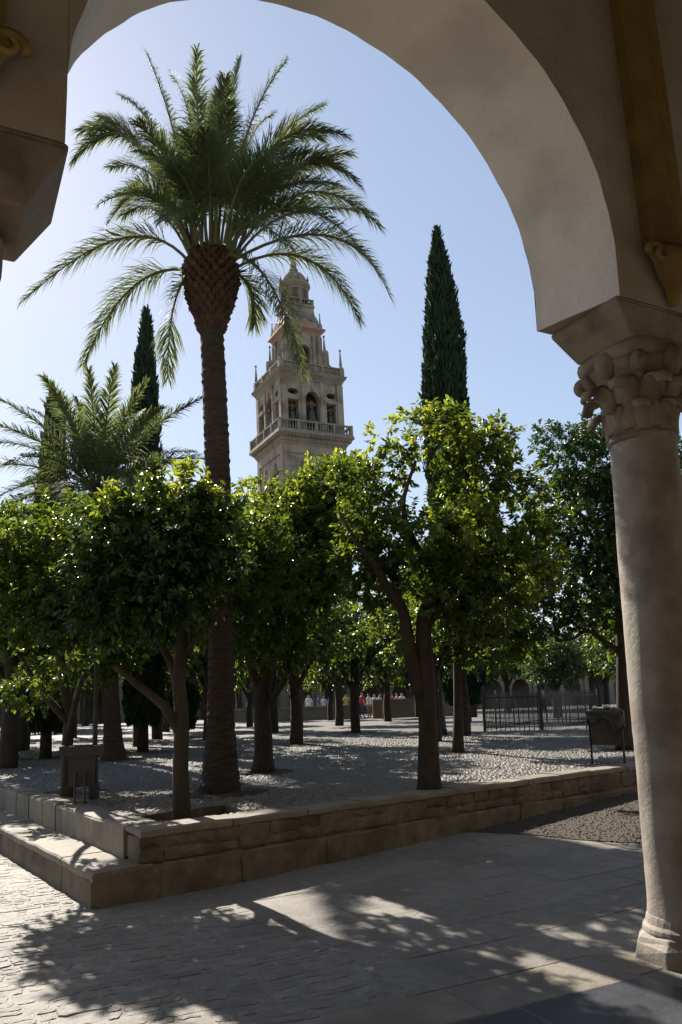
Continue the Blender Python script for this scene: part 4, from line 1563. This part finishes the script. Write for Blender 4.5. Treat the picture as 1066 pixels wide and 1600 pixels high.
# big cornice with balustrade
mb = MB()
for (h, h2, z0, z1) in ((4.05, 4.2, 31.0, 31.35), (4.25, 4.45, 31.36, 31.7), (4.5, 4.85, 31.71, 32.0), (4.9, 4.85, 32.01, 32.3)):
    tbox(mb, h, z0, z1, h2)
for k in range(4):
    g = side(k)(4.45)
    for i in range(22):
        s = -4.2 + .4 * i
        mb.add([g(a, z, d) for d in (0, -.32) for z in (31.72, 31.9) for a in (s - .1, s + .1)], [(4, 5, 7, 6), (0, 4, 6, 2), (1, 3, 7, 5), (0, 1, 5, 4), (2, 6, 7, 3)])
mb.build('cornice', M['tower_trim'], tw)
def balustrade(h, z0, z1, nb, npost, parent=tw):
    mb = MB()
    for k in range(4):
        g = side(k)(h)
        def bx(s0, s1, a, b, d0, d1):
            mb.add([g(s, z, d) for d in (d1, d0) for z in (a, b) for s in (s0, s1)], [(4, 5, 7, 6), (0, 4, 6, 2), (1, 3, 7, 5), (0, 1, 5, 4), (2, 6, 7, 3), (0, 2, 3, 1)])
        hh = z1 - z0
        bx(-h, h - .26, z0, z0 + .14 * hh, -.0, .26)
        bx(-h, h - .26, z1 - .14 * hh, z1, -.02, .24)
        for i in range(nb):
            s = -h + .2 + (2 * h - .4) * (i + .5) / nb
            c = g(s, 0, .13)
            wv = min(.085, .3 * (2 * h) / nb)
            mb.lathe([(wv * .7, z0 + .14 * hh), (wv * 1.1, z0 + .35 * hh), (wv * .5, z0 + .62 * hh), (wv * .9, z1 - .14 * hh)], 6, (c.x, c.y), caps=False)
        for i in range(npost):
            s = -h + .0 + (2 * h - .3) * i / npost
            bx(s, s + .3, z0, z1 + .05, -.03, .29)
    o = mb.build('balustrade', M['tower_trim'], parent)
    o['kind'] = 'stuff'
    return o
balustrade(4.75, 32.3, 33.35, 26, 4)
# belfry walls
BH = 3.95
def semi(c, r, zs):
    return lambda x: zs + math.sqrt(max(0, r * r - (x - c) ** 2))
def oval(c, a, b, zc, sg):
    return lambda x: zc + sg * b * math.sqrt(max(0, 1 - ((x - c) / a) ** 2))
mb = MB()
for k in range(4):
    g = side(k)(BH)
    ops = []
    for c in (-2.5, 2.5):
        ops.append((c - .68, c + .68, [(32.6, 35.55), (oval(c, .66, .30, 36.4, -1), oval(c, .66, .30, 36.4, 1))]))
    ops.insert(1, (-.9, .9, [(32.6, semi(0, .9, 35.75))]))
    mb.holed(-BH, BH - .9, 32.31, 37.6, [(a, b, h) for (a, b, h) in ops], lambda s, z, d, g=g: g(s, z, d), 0, .9, caps='l')
mb.build('belfry', M['tower'], tw)
mb = MB()
for k in range(4):
    g = side(k)(BH)
    for (s0, s1, z0, z1, d) in [(-3.95, -3.25, 32.35, 37.6, .14), (3.25, 3.95, 32.35, 37.6, .14), (-1.45, -1.0, 32.35, 37.6, .12), (1.0, 1.45, 32.35, 37.6, .12), (-3.24, -1.5, 35.6, 35.82, .16), (1.5, 3.24, 35.6, 35.82, .16), (-.14, .14, 36.75, 37.3, .2)]:
        mb.add([g(s, z, dd) for dd in (0.02, -d) for z in (z0, z1) for s in (s0, s1)], [(4, 5, 7, 6), (0, 4, 6, 2), (1, 3, 7, 5), (0, 1, 5, 4), (2, 6, 7, 3)])
mb.build('belfry_pilaster', M['tower'], tw)
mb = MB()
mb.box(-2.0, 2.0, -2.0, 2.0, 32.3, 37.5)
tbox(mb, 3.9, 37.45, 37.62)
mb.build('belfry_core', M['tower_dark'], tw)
def bell(x, y, z, s, parent):
    mb = MB()
    mb.lathe([(.62 * s, 0), (.66 * s, .03 * s), (.52 * s, .28 * s), (.42 * s, .6 * s), (.36 * s, .95 * s), (.24 * s, 1.12 * s), (.05 * s, 1.18 * s)], 16, (x, y), M=lambda q: Vector((q.x, q.y, q.z + z)))
    b = mb.build('bell', M['bronze'], parent, smooth=True)
    mb = MB()
    mb.box(x - .16 * s, x + .16 * s, y - .16 * s, y + .16 * s, z + 1.18 * s, z + 1.9 * s)
    mb.box(x - .55 * s, x + .55 * s, y - .12 * s, y + .12 * s, z + 1.5 * s, z + 1.75 * s)
    mb.build('headstock', M['wood'], b)
for k in range(4):
    g = side(k)(BH)
    for (s, z, q) in ((0, 33.6, 1.15), (-2.5, 33.5, .95), (2.5, 33.5, .95)):
        p = g(s, 0, .55)
        bell(p.x, p.y, z, q, tw)
# belfry cornice, balustrade, pinnacles
mb = MB()
for (h, h2, z0, z1) in ((3.98, 4.1, 37.62, 37.9), (4.12, 4.3, 37.91, 38.15), (4.35, 4.5, 38.16, 38.45)):
    tbox(mb, h, z0, z1, h2)
mb.build('belfry_cornice', M['tower_trim'], tw)
balustrade(4.2, 38.45, 39.5, 16, 3)
def pinnacle(x, y, z0, z1, r, parent=tw):
    mb = MB()
    hh = z1 - z0
    mb.box(x - r * 1.5, x + r * 1.5, y - r * 1.5, y + r * 1.5, z0, z0 + .28 * hh)
    mb.lathe([(r * 1.3, z0 + .28 * hh), (r * 1.7, z0 + .33 * hh), (r * .8, z0 + .38 * hh), (r, z0 + .42 * hh), (r * .35, z0 + .88 * hh), (r * .3, z0 + .9 * hh), (r * .75, z0 + .94 * hh), (r * .75, z0 + .97 * hh), (.02, z1)], 8, (x, y))
    mb.build('pinnacle', M['tower_trim'], parent, smooth=False)
for sx in (-1, 1):
    for sy in (-1, 1):
        pinnacle(sx * 3.95, sy * 3.95, 38.46, 41.9, .2)
        pinnacle(sx * 2.55, sy * 2.55, 40.6, 44.0, .2)
# curved buttresses between the pinnacles and the second stage
for sx in (-1, 1):
    for sy in (-1, 1):
        mb = MB()
        pr = [(2.0, 38.46), (3.9, 38.46), (3.85, 39.3), (3.3, 39.7), (2.9, 40.4), (2.85, 42.0), (2.0, 42.0)]
        for off in (-.28, .28):
            for (r, z) in pr:
                mb.v.append((sx * r - sy * off * .7, sy * r + sx * off * .7, z))
        n = len(pr)
        mb.f += [tuple(range(n)), tuple(range(2 * n - 1, n - 1, -1))]
        for i in range(n):
            j = (i + 1) % n
            mb.f.append((i, j, n + j, n + i))
        mb.build('scroll_buttress', M['tower'], tw)
# second stage
SH = 2.25
mb = MB()
for k in range(4):
    g = side(k)(SH)
    mb.holed(-SH, SH - .6, 38.45, 44.0, [(-.72, .72, [(39.6, semi(0, .72, 41.9))])], g, 0, .6, caps='l')
mb.build('second_stage', M['tower'], tw)
mb = MB()
mb.box(-1.2, 1.2, -1.2, 1.2, 38.5, 44)
mb.build('second_core', M['tower_dark'], tw)
mb = MB()
for k in range(4):
    g = side(k)(SH)
    for (s0, s1) in ((-2.2, -1.75), (-1.45, -1.05), (1.05, 1.45), (1.75, 2.2)):
        mb.add([g(s, z, dd) for dd in (0.02, -.2) for z in (38.47, 43.9) for s in (s0, s1)], [(4, 5, 7, 6), (0, 4, 6, 2), (1, 3, 7, 5), (0, 1, 5, 4), (2, 6, 7, 3)])
mb.build('stage_pilaster', M['tower'], tw)
mb = MB()
for (h, h2, z0, z1) in ((2.28, 2.4, 44.0, 44.25), (2.42, 2.75, 44.26, 44.5), (2.78, 2.72, 44.51, 44.75)):
    tbox(mb, h, z0, z1, h2)
for k in range(4):
    g = side(k)(2.45)
    T_ = [(-1.5, 44.76), (1.5, 44.76), (0, 46.0)]
    mb.add([g(s, z, d) for d in (-.25, 1.0) for (s, z) in T_], [(0, 1, 2), (3, 5, 4), (0, 2, 5, 3), (1, 4, 5, 2)])
    T_ = [(-1.1, 44.95), (1.1, 44.95), (0, 45.75)]
mb.build('pediment', M['tower_pink'], tw)
mb = MB()
tbox(mb, 2.3, 44.75, 46.0, 2.1)
tbox(mb, 2.15, 46.01, 47.3, 1.75)
tbox(mb, 1.8, 47.31, 48.2, 1.7)
tbox(mb, 1.85, 48.21, 48.45)
mb.build('attic', M['tower'], tw)
for sx in (-1, 1):
    for sy in (-1, 1):
        pinnacle(sx * 2.25, sy * 2.25, 44.76, 47.2, .14)
balustrade(1.75, 48.45, 49.4, 8, 2)
# drum with windows, cornice, dome, statue
mb = MB()
mb.lathe([(1.5, 48.46), (1.5, 51.2)], 8, (0, 0))
drum = mb.build('drum', M['tower'], tw)
for i in range(8):
    a = (i + .5) * math.pi / 4
    mb = MB()
    rr = 1.5 * math.cos(math.pi / 8)
    t_ = Vector((-math.sin(a), math.cos(a), 0))
    o_ = Vector((math.cos(a), math.sin(a), 0))
    def P_(s, z, d):
        return o_ * (rr + d) + t_ * s + Vector((0, 0, z))
    mb.quad(P_(-.3, 49.2, .012), P_(.3, 49.2, .012), P_(.3, 50.75, .012), P_(-.3, 50.75, .012))
    mb.build('window', M['tower_dark'], drum)
    mb = MB()
    for (s0, s1, z0, z1) in ((-.42, -.3, 49.1, 50.8), (.3, .42, 49.1, 50.8), (-.5, .5, 50.81, 50.95)):
        mb.add([P_(s, z, d) for d in (-.02, .1) for z in (z0, z1) for s in (s0, s1)], [(4, 5, 7, 6), (0, 4, 6, 2), (1, 3, 7, 5), (0, 1, 5, 4), (2, 6, 7, 3)])
    b = i * math.pi / 4
    mb.lathe([(.17, 48.5), (.15, 51.1)], 6, (1.5 * math.cos(b), 1.5 * math.sin(b)))
    mb.build('window_frame', M['tower_trim'], drum)
mb = MB()
mb.lathe([(1.55, 51.2), (1.62, 51.35), (1.78, 51.5), (1.8, 51.75), (1.62, 51.8)], 16, (0, 0))
mb.build('drum_cornice', M['tower_trim'], tw)
for i in range(8):
    b = i * math.pi / 4
    mb = MB()
    x, y = 1.6 * math.cos(b), 1.6 * math.sin(b)
    mb.lathe([(.12, 51.76), (.12, 52.1), (.19, 52.2), (.1, 52.4), (.03, 52.8)], 6, (x, y))
    mb.build('urn', M['tower_trim'], tw)
mb = MB()
mb.lathe([(1.5, 51.78), (1.46, 52.2), (1.32, 52.7), (1.05, 53.15), (.65, 53.45), (.42, 53.6), (.38, 53.75), (.52, 53.85), (.5, 54.0), (.3, 54.1), (.26, 54.35)], 16, (0, 0))
mb.build('dome', M['tower_trim'], tw, smooth=True)
# winged archangel statue with staff
mb = MB()
mb.lathe([(.42, 54.36), (.40, 54.7), (.30, 55.3), (.24, 55.75), (.33, 56.1), (.30, 56.35), (.12, 56.5), (.10, 56.58), (.17, 56.7), (.18, 56.85), (.1, 57.0), (.02, 57.05)], 12, (0, 0))
mb.tube([(.28, 0, 56.3), (.45, -.15, 55.95), (.5, -.35, 56.15)], [.1, .08, .06], 6)
mb.tube([(-.28, 0, 56.3), (-.42, -.1, 55.9), (-.3, -.32, 55.75)], [.1, .08, .06], 6)
st = mb.build('statue', M['tower_trim'], tw, smooth=True)
for sx in (-1, 1):
    mb = MB()
    mb.add([(sx * .1, .16, 56.3), (sx * .45, .28, 56.9), (sx * .6, .34, 56.5), (sx * .5, .34, 55.6), (sx * .25, .25, 55.2), (sx * .1, .24, 55.8)], [(0, 1, 2, 3, 4, 5)])
    w_ = mb.build('wing', M['tower_trim'], st)
    sm = w_.modifiers.new('solid', 'SOLIDIFY')
    sm.thickness = .08
mb = MB()
mb.tube([(.5, -.36, 54.6), (.5, -.36, 57.6)], [.03, .03], 5)
mb.build('staff', M['tower_trim'], st)

ZA = [-10, 30, 32.3, 38.45, 44.5, 49.4, 57.6, 60]
ZB = [-10, 30.2, 32.95, 40.5, 46.9, 51.2, 59.4, 61.8]
def walk(o):
    for c in kids(o):
        yield c
        yield from walk(c)
for o in list(walk(tw)):
    for v in o.data.vertices:
        if v.co.z > 48.46:
            r_ = v.co.xy.length
            if r_ < 2.0 and v.co.z < 54.3 and o.name.split('.')[0] != 'balustrade' and o.name.split('.')[0] != 'attic':
                v.co.x *= 1.13
                v.co.y *= 1.13
        v.co.z = float(np.interp(v.co.z, ZA, ZB))

# ------------------------------------------------------------------ far building of the court
FO = Vector((-6.0, 84.0, 0))
fb = empty('court_building', FO, R_(27))
tag(fb, 'long beige arcaded building closing the far side of the court below the tower', 'building')
mb = MB()
ops = []
for i in range(-14, 15):
    c = i * 4.2 + 1.5
    ops.append((c - 1.35, c + 1.35, [(0.15, semi(c, 1.35, 2.6))]))
mb.holed(-62, 66, -.5, 6.6, ops, lambda s, z, d: Vector((s, d, z)), 0, .6)
mb.build('wall', M['farwall'], fb)
mb = MB()
mb.box(-62, 66, 4.0, 4.4, -.5, 6.6)
mb.box(-62, 66, .6, 4.0, 4.6, 4.8)
mb.build('back_wall', M['farwall'], fb)
mb = MB()
mb.frustum((-62.6, 66.6, -.6, 6), (-62.6, 66.6, 3.0, 3.4), 6.61, 8.4)
mb.build('roof', M['rooftile'], fb)
for i in range(-14, 15):
    mb = MB()
    c = i * 4.2 + 3.6
    mb.box(c - .3, c + .3, -.22, -.01, -.5, 6.0)
    mb.build('pilaster', M['farwall'], fb)
    mb = MB()
    mb.box(c - 2.5, c - 1.7, -.03, -.005, 4.9, 5.9)
    mb.build('window', M['tower_dark'], fb)
# white marble columns by the far doors
# low stone basin in the middle distance
for (x0, x1, y0, h, lab) in ((-9.0, .75, 55.5, 1.0, 'low grey stone wall of the basin in the distance, left part'), (1.9, 8.0, 55.0, 1.32, 'higher pale stone wall of the basin where people gather')):
    b = empty('basin_wall', ((x0 + x1) / 2, y0, .5))
    tag(b, lab, 'wall')
    mb = MB()
    L = (x1 - x0) / 2
    mb.box(-L, L, 0, .45, 0, h - .14)
    mb.build('wall_body', M['farwall'], b)
    n = int(2 * L / 1.3)
    for i in range(n):
        mb = MB()
        s = -L - .04 + (2 * L + .08) * i / n
        mb.box(s + .008, s + (2 * L + .08) / n - .008, -.06, .51, h - .138, h)
        mb.build('coping_stone', M['stepstone'], b)

# ------------------------------------------------------------------ iron railing
rl = empty('iron_railing', (6.9, 28.6, .55))
tag(rl, 'black iron railing enclosing a sunken corner of the garden on the right', 'railing')
corners = [Vector((4.7, 27.3)), Vector((6.35, 26.2)), Vector((10.15, 32.6)), Vector((8.3, 34.2))]
nb = 0
def rail_run(a, b, bars):
    global nb
    h = 1.22
    L = (b - a).length
    n = int(L / .165)
    o2 = Vector((6.9, 28.6))
    mb = MB()
    for z in (.12, h - .12):
        mb.tube([(a.x - o2.x, a.y - o2.y, z), (b.x - o2.x, b.y - o2.y, z)], [.022, .022], 6)
    mb.build('rail', M['iron'], rl)
    for i in range(n):
        p = a + (b - a) * ((i + .5) / n) - o2
        mb = MB()
        mb.tube([(p.x, p.y, 0), (p.x, p.y, h - .06), (p.x, p.y, h + .10)], [.016, .016, .003], 5)
        mb.build('bar', M['iron'], rl)
        nb += 1
for i in range(4):
    rail_run(corners[i], corners[(i + 1) % 4], True)
for cpt in corners:
    p = cpt - Vector((6.9, 28.6))
    mb = MB()
    mb.box(p.x - .045, p.x + .045, p.y - .045, p.y + .045, -.1, 1.34)
    mb.lathe([(.05, 1.34), (.075, 1.40), (.05, 1.46), (.01, 1.52)], 8, (p.x, p.y))
    mb.build('post', M['iron'], rl)

# ------------------------------------------------------------------ lamps
def lamp(label, x, y, h, ped=.0):
    root = empty('street_lamp', (x, y, garden_z(x, y)))
    tag(root, label, 'lamp', 'iron lamps of the garden')
    mb = MB()
    mb.box(-.05 - ped, .05 + ped, -.05 - ped, .05 + ped, -.05, .18)
    mb.lathe([(.05 + ped, .18), (.045 + ped * .8, .5), (.06 + ped * .6, .55), (.032 + ped * .5, .62), (.028 + ped * .5, 1.3), (.024, 1.4), (.022, h - .5), (.05, h - .46), (.022, h - .42), (.03, h - .36)], 10, (0, 0))
    mb.build('post', M['iron'], root)
    mb = MB()
    mb.tube([(-.2, 0, h - .52), (.2, 0, h - .52)], [.012, .012], 6)
    mb.build('crossbar', M['iron'], root)
    mb = MB()
    mb.frustum((-.09, .09, -.09, .09), (-.15, .15, -.15, .15), h - .33, h + .02)
    ln = mb.build('lantern', M['glass'], root)
    mb = MB()
    for sx in (-1, 1):
        for sy in (-1, 1):
            mb.tube([(sx * .093, sy * .093, h - .34), (sx * .154, sy * .154, h + .025)], [.008, .008], 5)
    mb.frustum((-.10, .10, -.10, .10), (-.10, .10, -.10, .10), h - .36, h - .335)
    mb.build('lantern_frame', M['iron'], ln)
    mb = MB()
    mb.frustum((-.18, .18, -.18, .18), (-.06, .06, -.06, .06), h + .022, h + .16)
    mb.lathe([(.05, h + .16), (.06, h + .2), (.02, h + .26), (.005, h + .32)], 8, (0, 0))
    mb.build('lantern_cap', M['iron'], ln)
lamp('dark iron lamp with a square glass lantern, behind the forked orange tree', 2.88, 24.2, 2.75, .09)
lamp('slim black lamp post beside the left litter bin, its lantern lost in leaves', -3.06, 9.85, 3.1)

# ------------------------------------------------------------------ litter bins
def hopper(mb, w0, w1, d0, d1, z0, z1, t=.012):
    """open topped bin with thickness"""
    def ring(w, d, z): return [(-w, -d, z), (w, -d, z), (w, d, z), (-w, d, z)]
    vs = ring(w0, d0, z0) + ring(w1, d1, z1) + ring(w1 - t, d1 - t, z1) + ring(w0 - t, d0 - t, z0 + t)
    fs = [(3, 2, 1, 0)]
    for r_ in range(3):
        for k in range(4):
            k2 = (k + 1) % 4
            fs.append((r_ * 4 + k, r_ * 4 + k2, (r_ + 1) * 4 + k2, (r_ + 1) * 4 + k))
    fs.append((12, 13, 14, 15))
    mb.add(vs, fs)
b1 = empty('litter_bin', (-3.1, 9.5, GZ), R_(12))
tag(b1, 'grey metal litter bin with a wide rim on two thin posts, above the left step', 'litter bin')
mb = MB()
hopper(mb, .130, .145, .12, .13, .19, .55)
mb.build('body', M['binmetal'], b1)
mb = MB()
hopper(mb, .225, .235, .18, .19, .545, .655, .02)
mb.build('rim', M['binmetal'], b1)
for s in (-1, 1):
    mb = MB()
    mb.tube([(s * .055, -.165, -.05), (s * .055, -.165, .36)], [.012, .012], 8)
    mb.tube([(s * .055, -.165, -.01), (s * .055, -.165, .02)], [.035, .03], 8)
    mb.build('leg', M['iron'], b1)
b2 = empty('litter_bin', (4.0, 12.45, GZ), R_(-14))
tag(b2, 'dark metal litter bin with a black bag over its rim, beside the stone column', 'litter bin')
mb = MB()
hopper(mb, .215, .24, .15, .17, .30, .76)
mb.build('body', M['binmetal'], b2)
mb = MB()
hopper(mb, .255, .26, .185, .19, .75, .80, .02)
mb.build('rim', M['binmetal'], b2)
for s in (-1, 1):
    mb = MB()
    mb.tube([(s * .235, -.03, -.08), (s * .235, -.03, .78)], [.018, .016], 8)
    mb.tube([(s * .235, -.03, -.02), (s * .235, -.03, .015)], [.045, .04], 8)
    mb.build('leg', M['iron'], b2)
mb = MB()
n = 26
rows_ = [(.90, .835, 0), (1.0, .83, 0), (1.08, .80, 0), (1.10, .70, .05), (1.11, .62, .12), (1.06, .60, .16)]
for (f, z, amp) in rows_:
    for k in range(n):
        a = 2 * math.pi * k / n
        sx, sy = math.cos(a), math.sin(a)
        q = max(abs(sx), abs(sy))
        zz = z + amp * math.sin(3 * a + 1) * .6 + amp * .5 * math.sin(7 * a) + .012 * math.sin(11 * a + f * 9)
        mb.v.append((.262 * f * sx / q ** .8, .192 * f * sy / q ** .8, zz))
for i in range(len(rows_) - 1):
    for k in range(n):
        k2 = (k + 1) % n
        mb.f.append((i * n + k, i * n + k2, (i + 1) * n + k2, (i + 1) * n + k))
mb.f.append(tuple(range(n)))
mb.build('bag', M['bag'], b2, smooth=True)
for (x, y, z, r_) in ((-.13, -.10, .86, .05), (.05, .02, .87, .06), (.14, -.09, .855, .045)):
    mb = MB()
    mb.lathe([(r_ * .4, z - r_ * .6), (r_, z - r_ * .1), (r_ * .8, z + r_ * .35), (r_ * .2, z + r_ * .6)], 9, (x, y), jit=.3)
    mb.build('litter', M['paper'], b2)
b3 = empty('litter_bin', (11.6, 56.0, .56), R_(-10))
tag(b3, 'small far litter bin seen through the railing', 'litter bin')
mb = MB()
hopper(mb, .33, .36, .28, .3, .35, 1.05)
mb.build('body', M['binmetal'], b3)
mb = MB()
hopper(mb, .40, .41, .33, .34, 1.04, 1.14, .03)
mb.build('rim', M['binmetal'], b3)
for s in (-1, 1):
    mb = MB()
    mb.tube([(s * .3, 0, -.05), (s * .3, 0, 1.0)], [.03, .03], 6)
    mb.build('leg', M['iron'], b3)

# ------------------------------------------------------------------ people by the basin
def body_mesh(var):
    J = {'pel': (0, 0, .95), 'ch': (0, .01, 1.25), 'nk0': (0, .0, 1.43), 'nk': (0, -.01, 1.50), 'hd': (0, -.02, 1.60), 'tp': (0, -.01, 1.70)}
    R = {'pel': .15, 'ch': .155, 'nk0': .085, 'nk': .055, 'hd': .10, 'tp': .075}
    E = [('pel', 'ch'), ('ch', 'nk0'), ('nk0', 'nk'), ('nk', 'hd'), ('hd', 'tp')]
    for s, n in ((-1, 'l'), (1, 'r')):
        st = .08 if var == 2 else 0
        up = 1 if (var == 1 and s > 0) else 0
        J.update({'hp' + n: (s * .1, 0, .88), 'kn' + n: (s * .11, -.02 - st * s, .48), 'an' + n: (s * .11, .03 + st * s, .08), 'to' + n: (s * .12, -.12 + st * s, .035),
                  'sh' + n: (s * .18, 0, 1.40), 'el' + n: (s * .25, .03, 1.13), 'wr' + n: (s * .25, -.06, .90), 'ha' + n: (s * .24, -.09, .80)})
        if up:
            J.update({'el' + n: (s * .27, -.10, 1.22), 'wr' + n: (s * .16, -.26, 1.42), 'ha' + n: (s * .11, -.27, 1.50)})
        R.update({'hp' + n: .095, 'kn' + n: .06, 'an' + n: .042, 'to' + n: .032, 'sh' + n: .062, 'el' + n: .044, 'wr' + n: .032, 'ha' + n: .038})
        E += [('pel', 'hp' + n), ('hp' + n, 'kn' + n), ('kn' + n, 'an' + n), ('an' + n, 'to' + n), ('nk0', 'sh' + n), ('sh' + n, 'el' + n), ('el' + n, 'wr' + n), ('wr' + n, 'ha' + n)]
    ks = list(J)
    me = bpy.data.meshes.new('person')
    me.from_pydata([J[k] for k in ks], [(ks.index(a), ks.index(b)) for a, b in E], [])
    ob = bpy.data.objects.new('person_tmp', me)
    COL.objects.link(ob)
    sk = ob.modifiers.new('skin', 'SKIN')
    for k, d in zip(ks, me.skin_vertices[0].data):
        d.radius = (R[k], R[k] * (.8 if k in ('pel', 'ch') else 1))
        d.use_root = (k == 'pel')
    ss = ob.modifiers.new('sub', 'SUBSURF')
    ss.levels = ss.render_levels = 1
    dg = bpy.context.evaluated_depsgraph_get()
    new = bpy.data.meshes.new_from_object(ob.evaluated_get(dg))
    bpy.data.objects.remove(ob)
    new.materials.clear()
    for m_ in (SHIRTS[0], TROUSERS[0], M['skin'], M['hair']):
        new.materials.append(m_)
    new.shade_smooth()
    for p in new.polygons:
        c = p.center
        i = 0
        if c.z < .93 and abs(c.x) < .2: i = 1
        if c.z < .06: i = 3
        if abs(c.x) > .2 and c.z < 1.22: i = 2
        if c.y < -.16 and c.z > 1.2: i = 2
        if c.z > 1.46: i = 2
        if c.z > 1.66 or (c.z > 1.54 and c.y > .02): i = 3
        p.material_index = i
    new.name = 'person'
    return new
bodies = [body_mesh(v) for v in range(3)]
PEOPLE = [(483, 57.5, 0, 0, 0, 'person in white standing at the left end of the low basin wall'), (497, 58.5, 1, 1, 1, 'person in dark blue just right of the one in white by the low wall'),
          (507, 57.6, 2, 3, 0, 'person in pale blue at the middle of the low wall'), (529, 59, 0, 6, 2, 'person in grey standing left of the gap between the basin walls'),
          (541, 57.8, 1, 5, 1, 'person in yellow near the gap between the basin walls'), (566, 58, 2, 2, 0, 'person in red nearest to the gap between the basin walls'),
          (577, 57, 0, 0, 1, 'person in white right beside the left red shirt'), (586, 58.5, 1, 0, 0, 'person in white with raised arm, middle of the higher wall'),
          (594, 57.2, 2, 3, 2, 'person in pale blue behind the higher wall'), (612, 58, 0, 2, 0, 'person in red right of the thin dark trunk'),
          (621, 57.4, 1, 4, 1, 'person in pink at the higher wall'), (629, 58.4, 0, 0, 2, 'rightmost person in white behind the higher wall'),
          (775, 60, 0, 1, 2, 'person in dark blue in shade beyond the railing'), (850, 63, 1, 3, 2, 'person in pale blue shade, beyond the railing near the far arcade')]
for i, (px, Y, b, sh, trs, lab) in enumerate(PEOPLE):
    p = at(px, 1110, Y)
    o = link('person', bodies[b])
    o.location = (p.x, Y, .56)
    o.rotation_euler.z = i * 1.7
    for s_, m_ in ((0, SHIRTS[sh]), (1, TROUSERS[trs])):
        o.material_slots[s_].link = 'OBJECT'
        o.material_slots[s_].material = m_
    q = rng.uniform(.94, 1.06)
    o.scale = (q, q, q)
    tag(o, lab, 'person', 'people gathered by the far basin')

# ------------------------------------------------------------------ earth round the trunks, pebbles
for (x, y, r) in ((-1.56, 10.0, .62), (-1.37, 13.2, .55), (.97, 9.75, .0), (2.19, 15.9, .5), (-3.6, 10.75, .45), (-4.98, 17.4, .6), (-5.0, 19.9, .7), (-1.31, 21.2, .7), (5.55, 15.7, .6), (.36, 29, .8), (-7.0, 18.85, .7)):
    if r <= 0: continue
    PITS.append((x, y, r))
    mb = MB()
    k = 22
    vs = [(x, y, garden_z(x, y) + .006)]
    for i in range(k):
        a = 2 * math.pi * i / k
        rr = r * (1 + .08 * math.sin(3 * a + x) + rng.uniform(-.04, .04))
        px_, py_ = x + rr * math.cos(a), y + rr * math.sin(a)
        vs.append((px_, py_, garden_z(px_, py_) + .005))
    mb.add(vs, [(0, 1 + i, 1 + (i + 1) % k) for i in range(k)])
    mb.build('tree_pit', M['earth'], garden)
pts = []
while len(pts) < 62000:
    a, n = rng.uniform(.32, 20), .3 + 20 * rng.random() ** 1.25
    p = WP(a, n)
    if PIT[0] < a < PIT[1] and PIT[2] < n < PIT[3]: continue
    if abs(p.x) > .47 * p.y + .4 or p.y > 27: continue
    if any((p.x - q[0]) ** 2 + (p.y - q[1]) ** 2 < (q[2] * .97) ** 2 for q in PITS): continue
    pts.append((p.x, p.y, garden_z(p.x, p.y) - .004))
pb = pebbles('pebbles', pts, .016, .036, M['pebble'], .62)
tag(pb, kind='stuff')
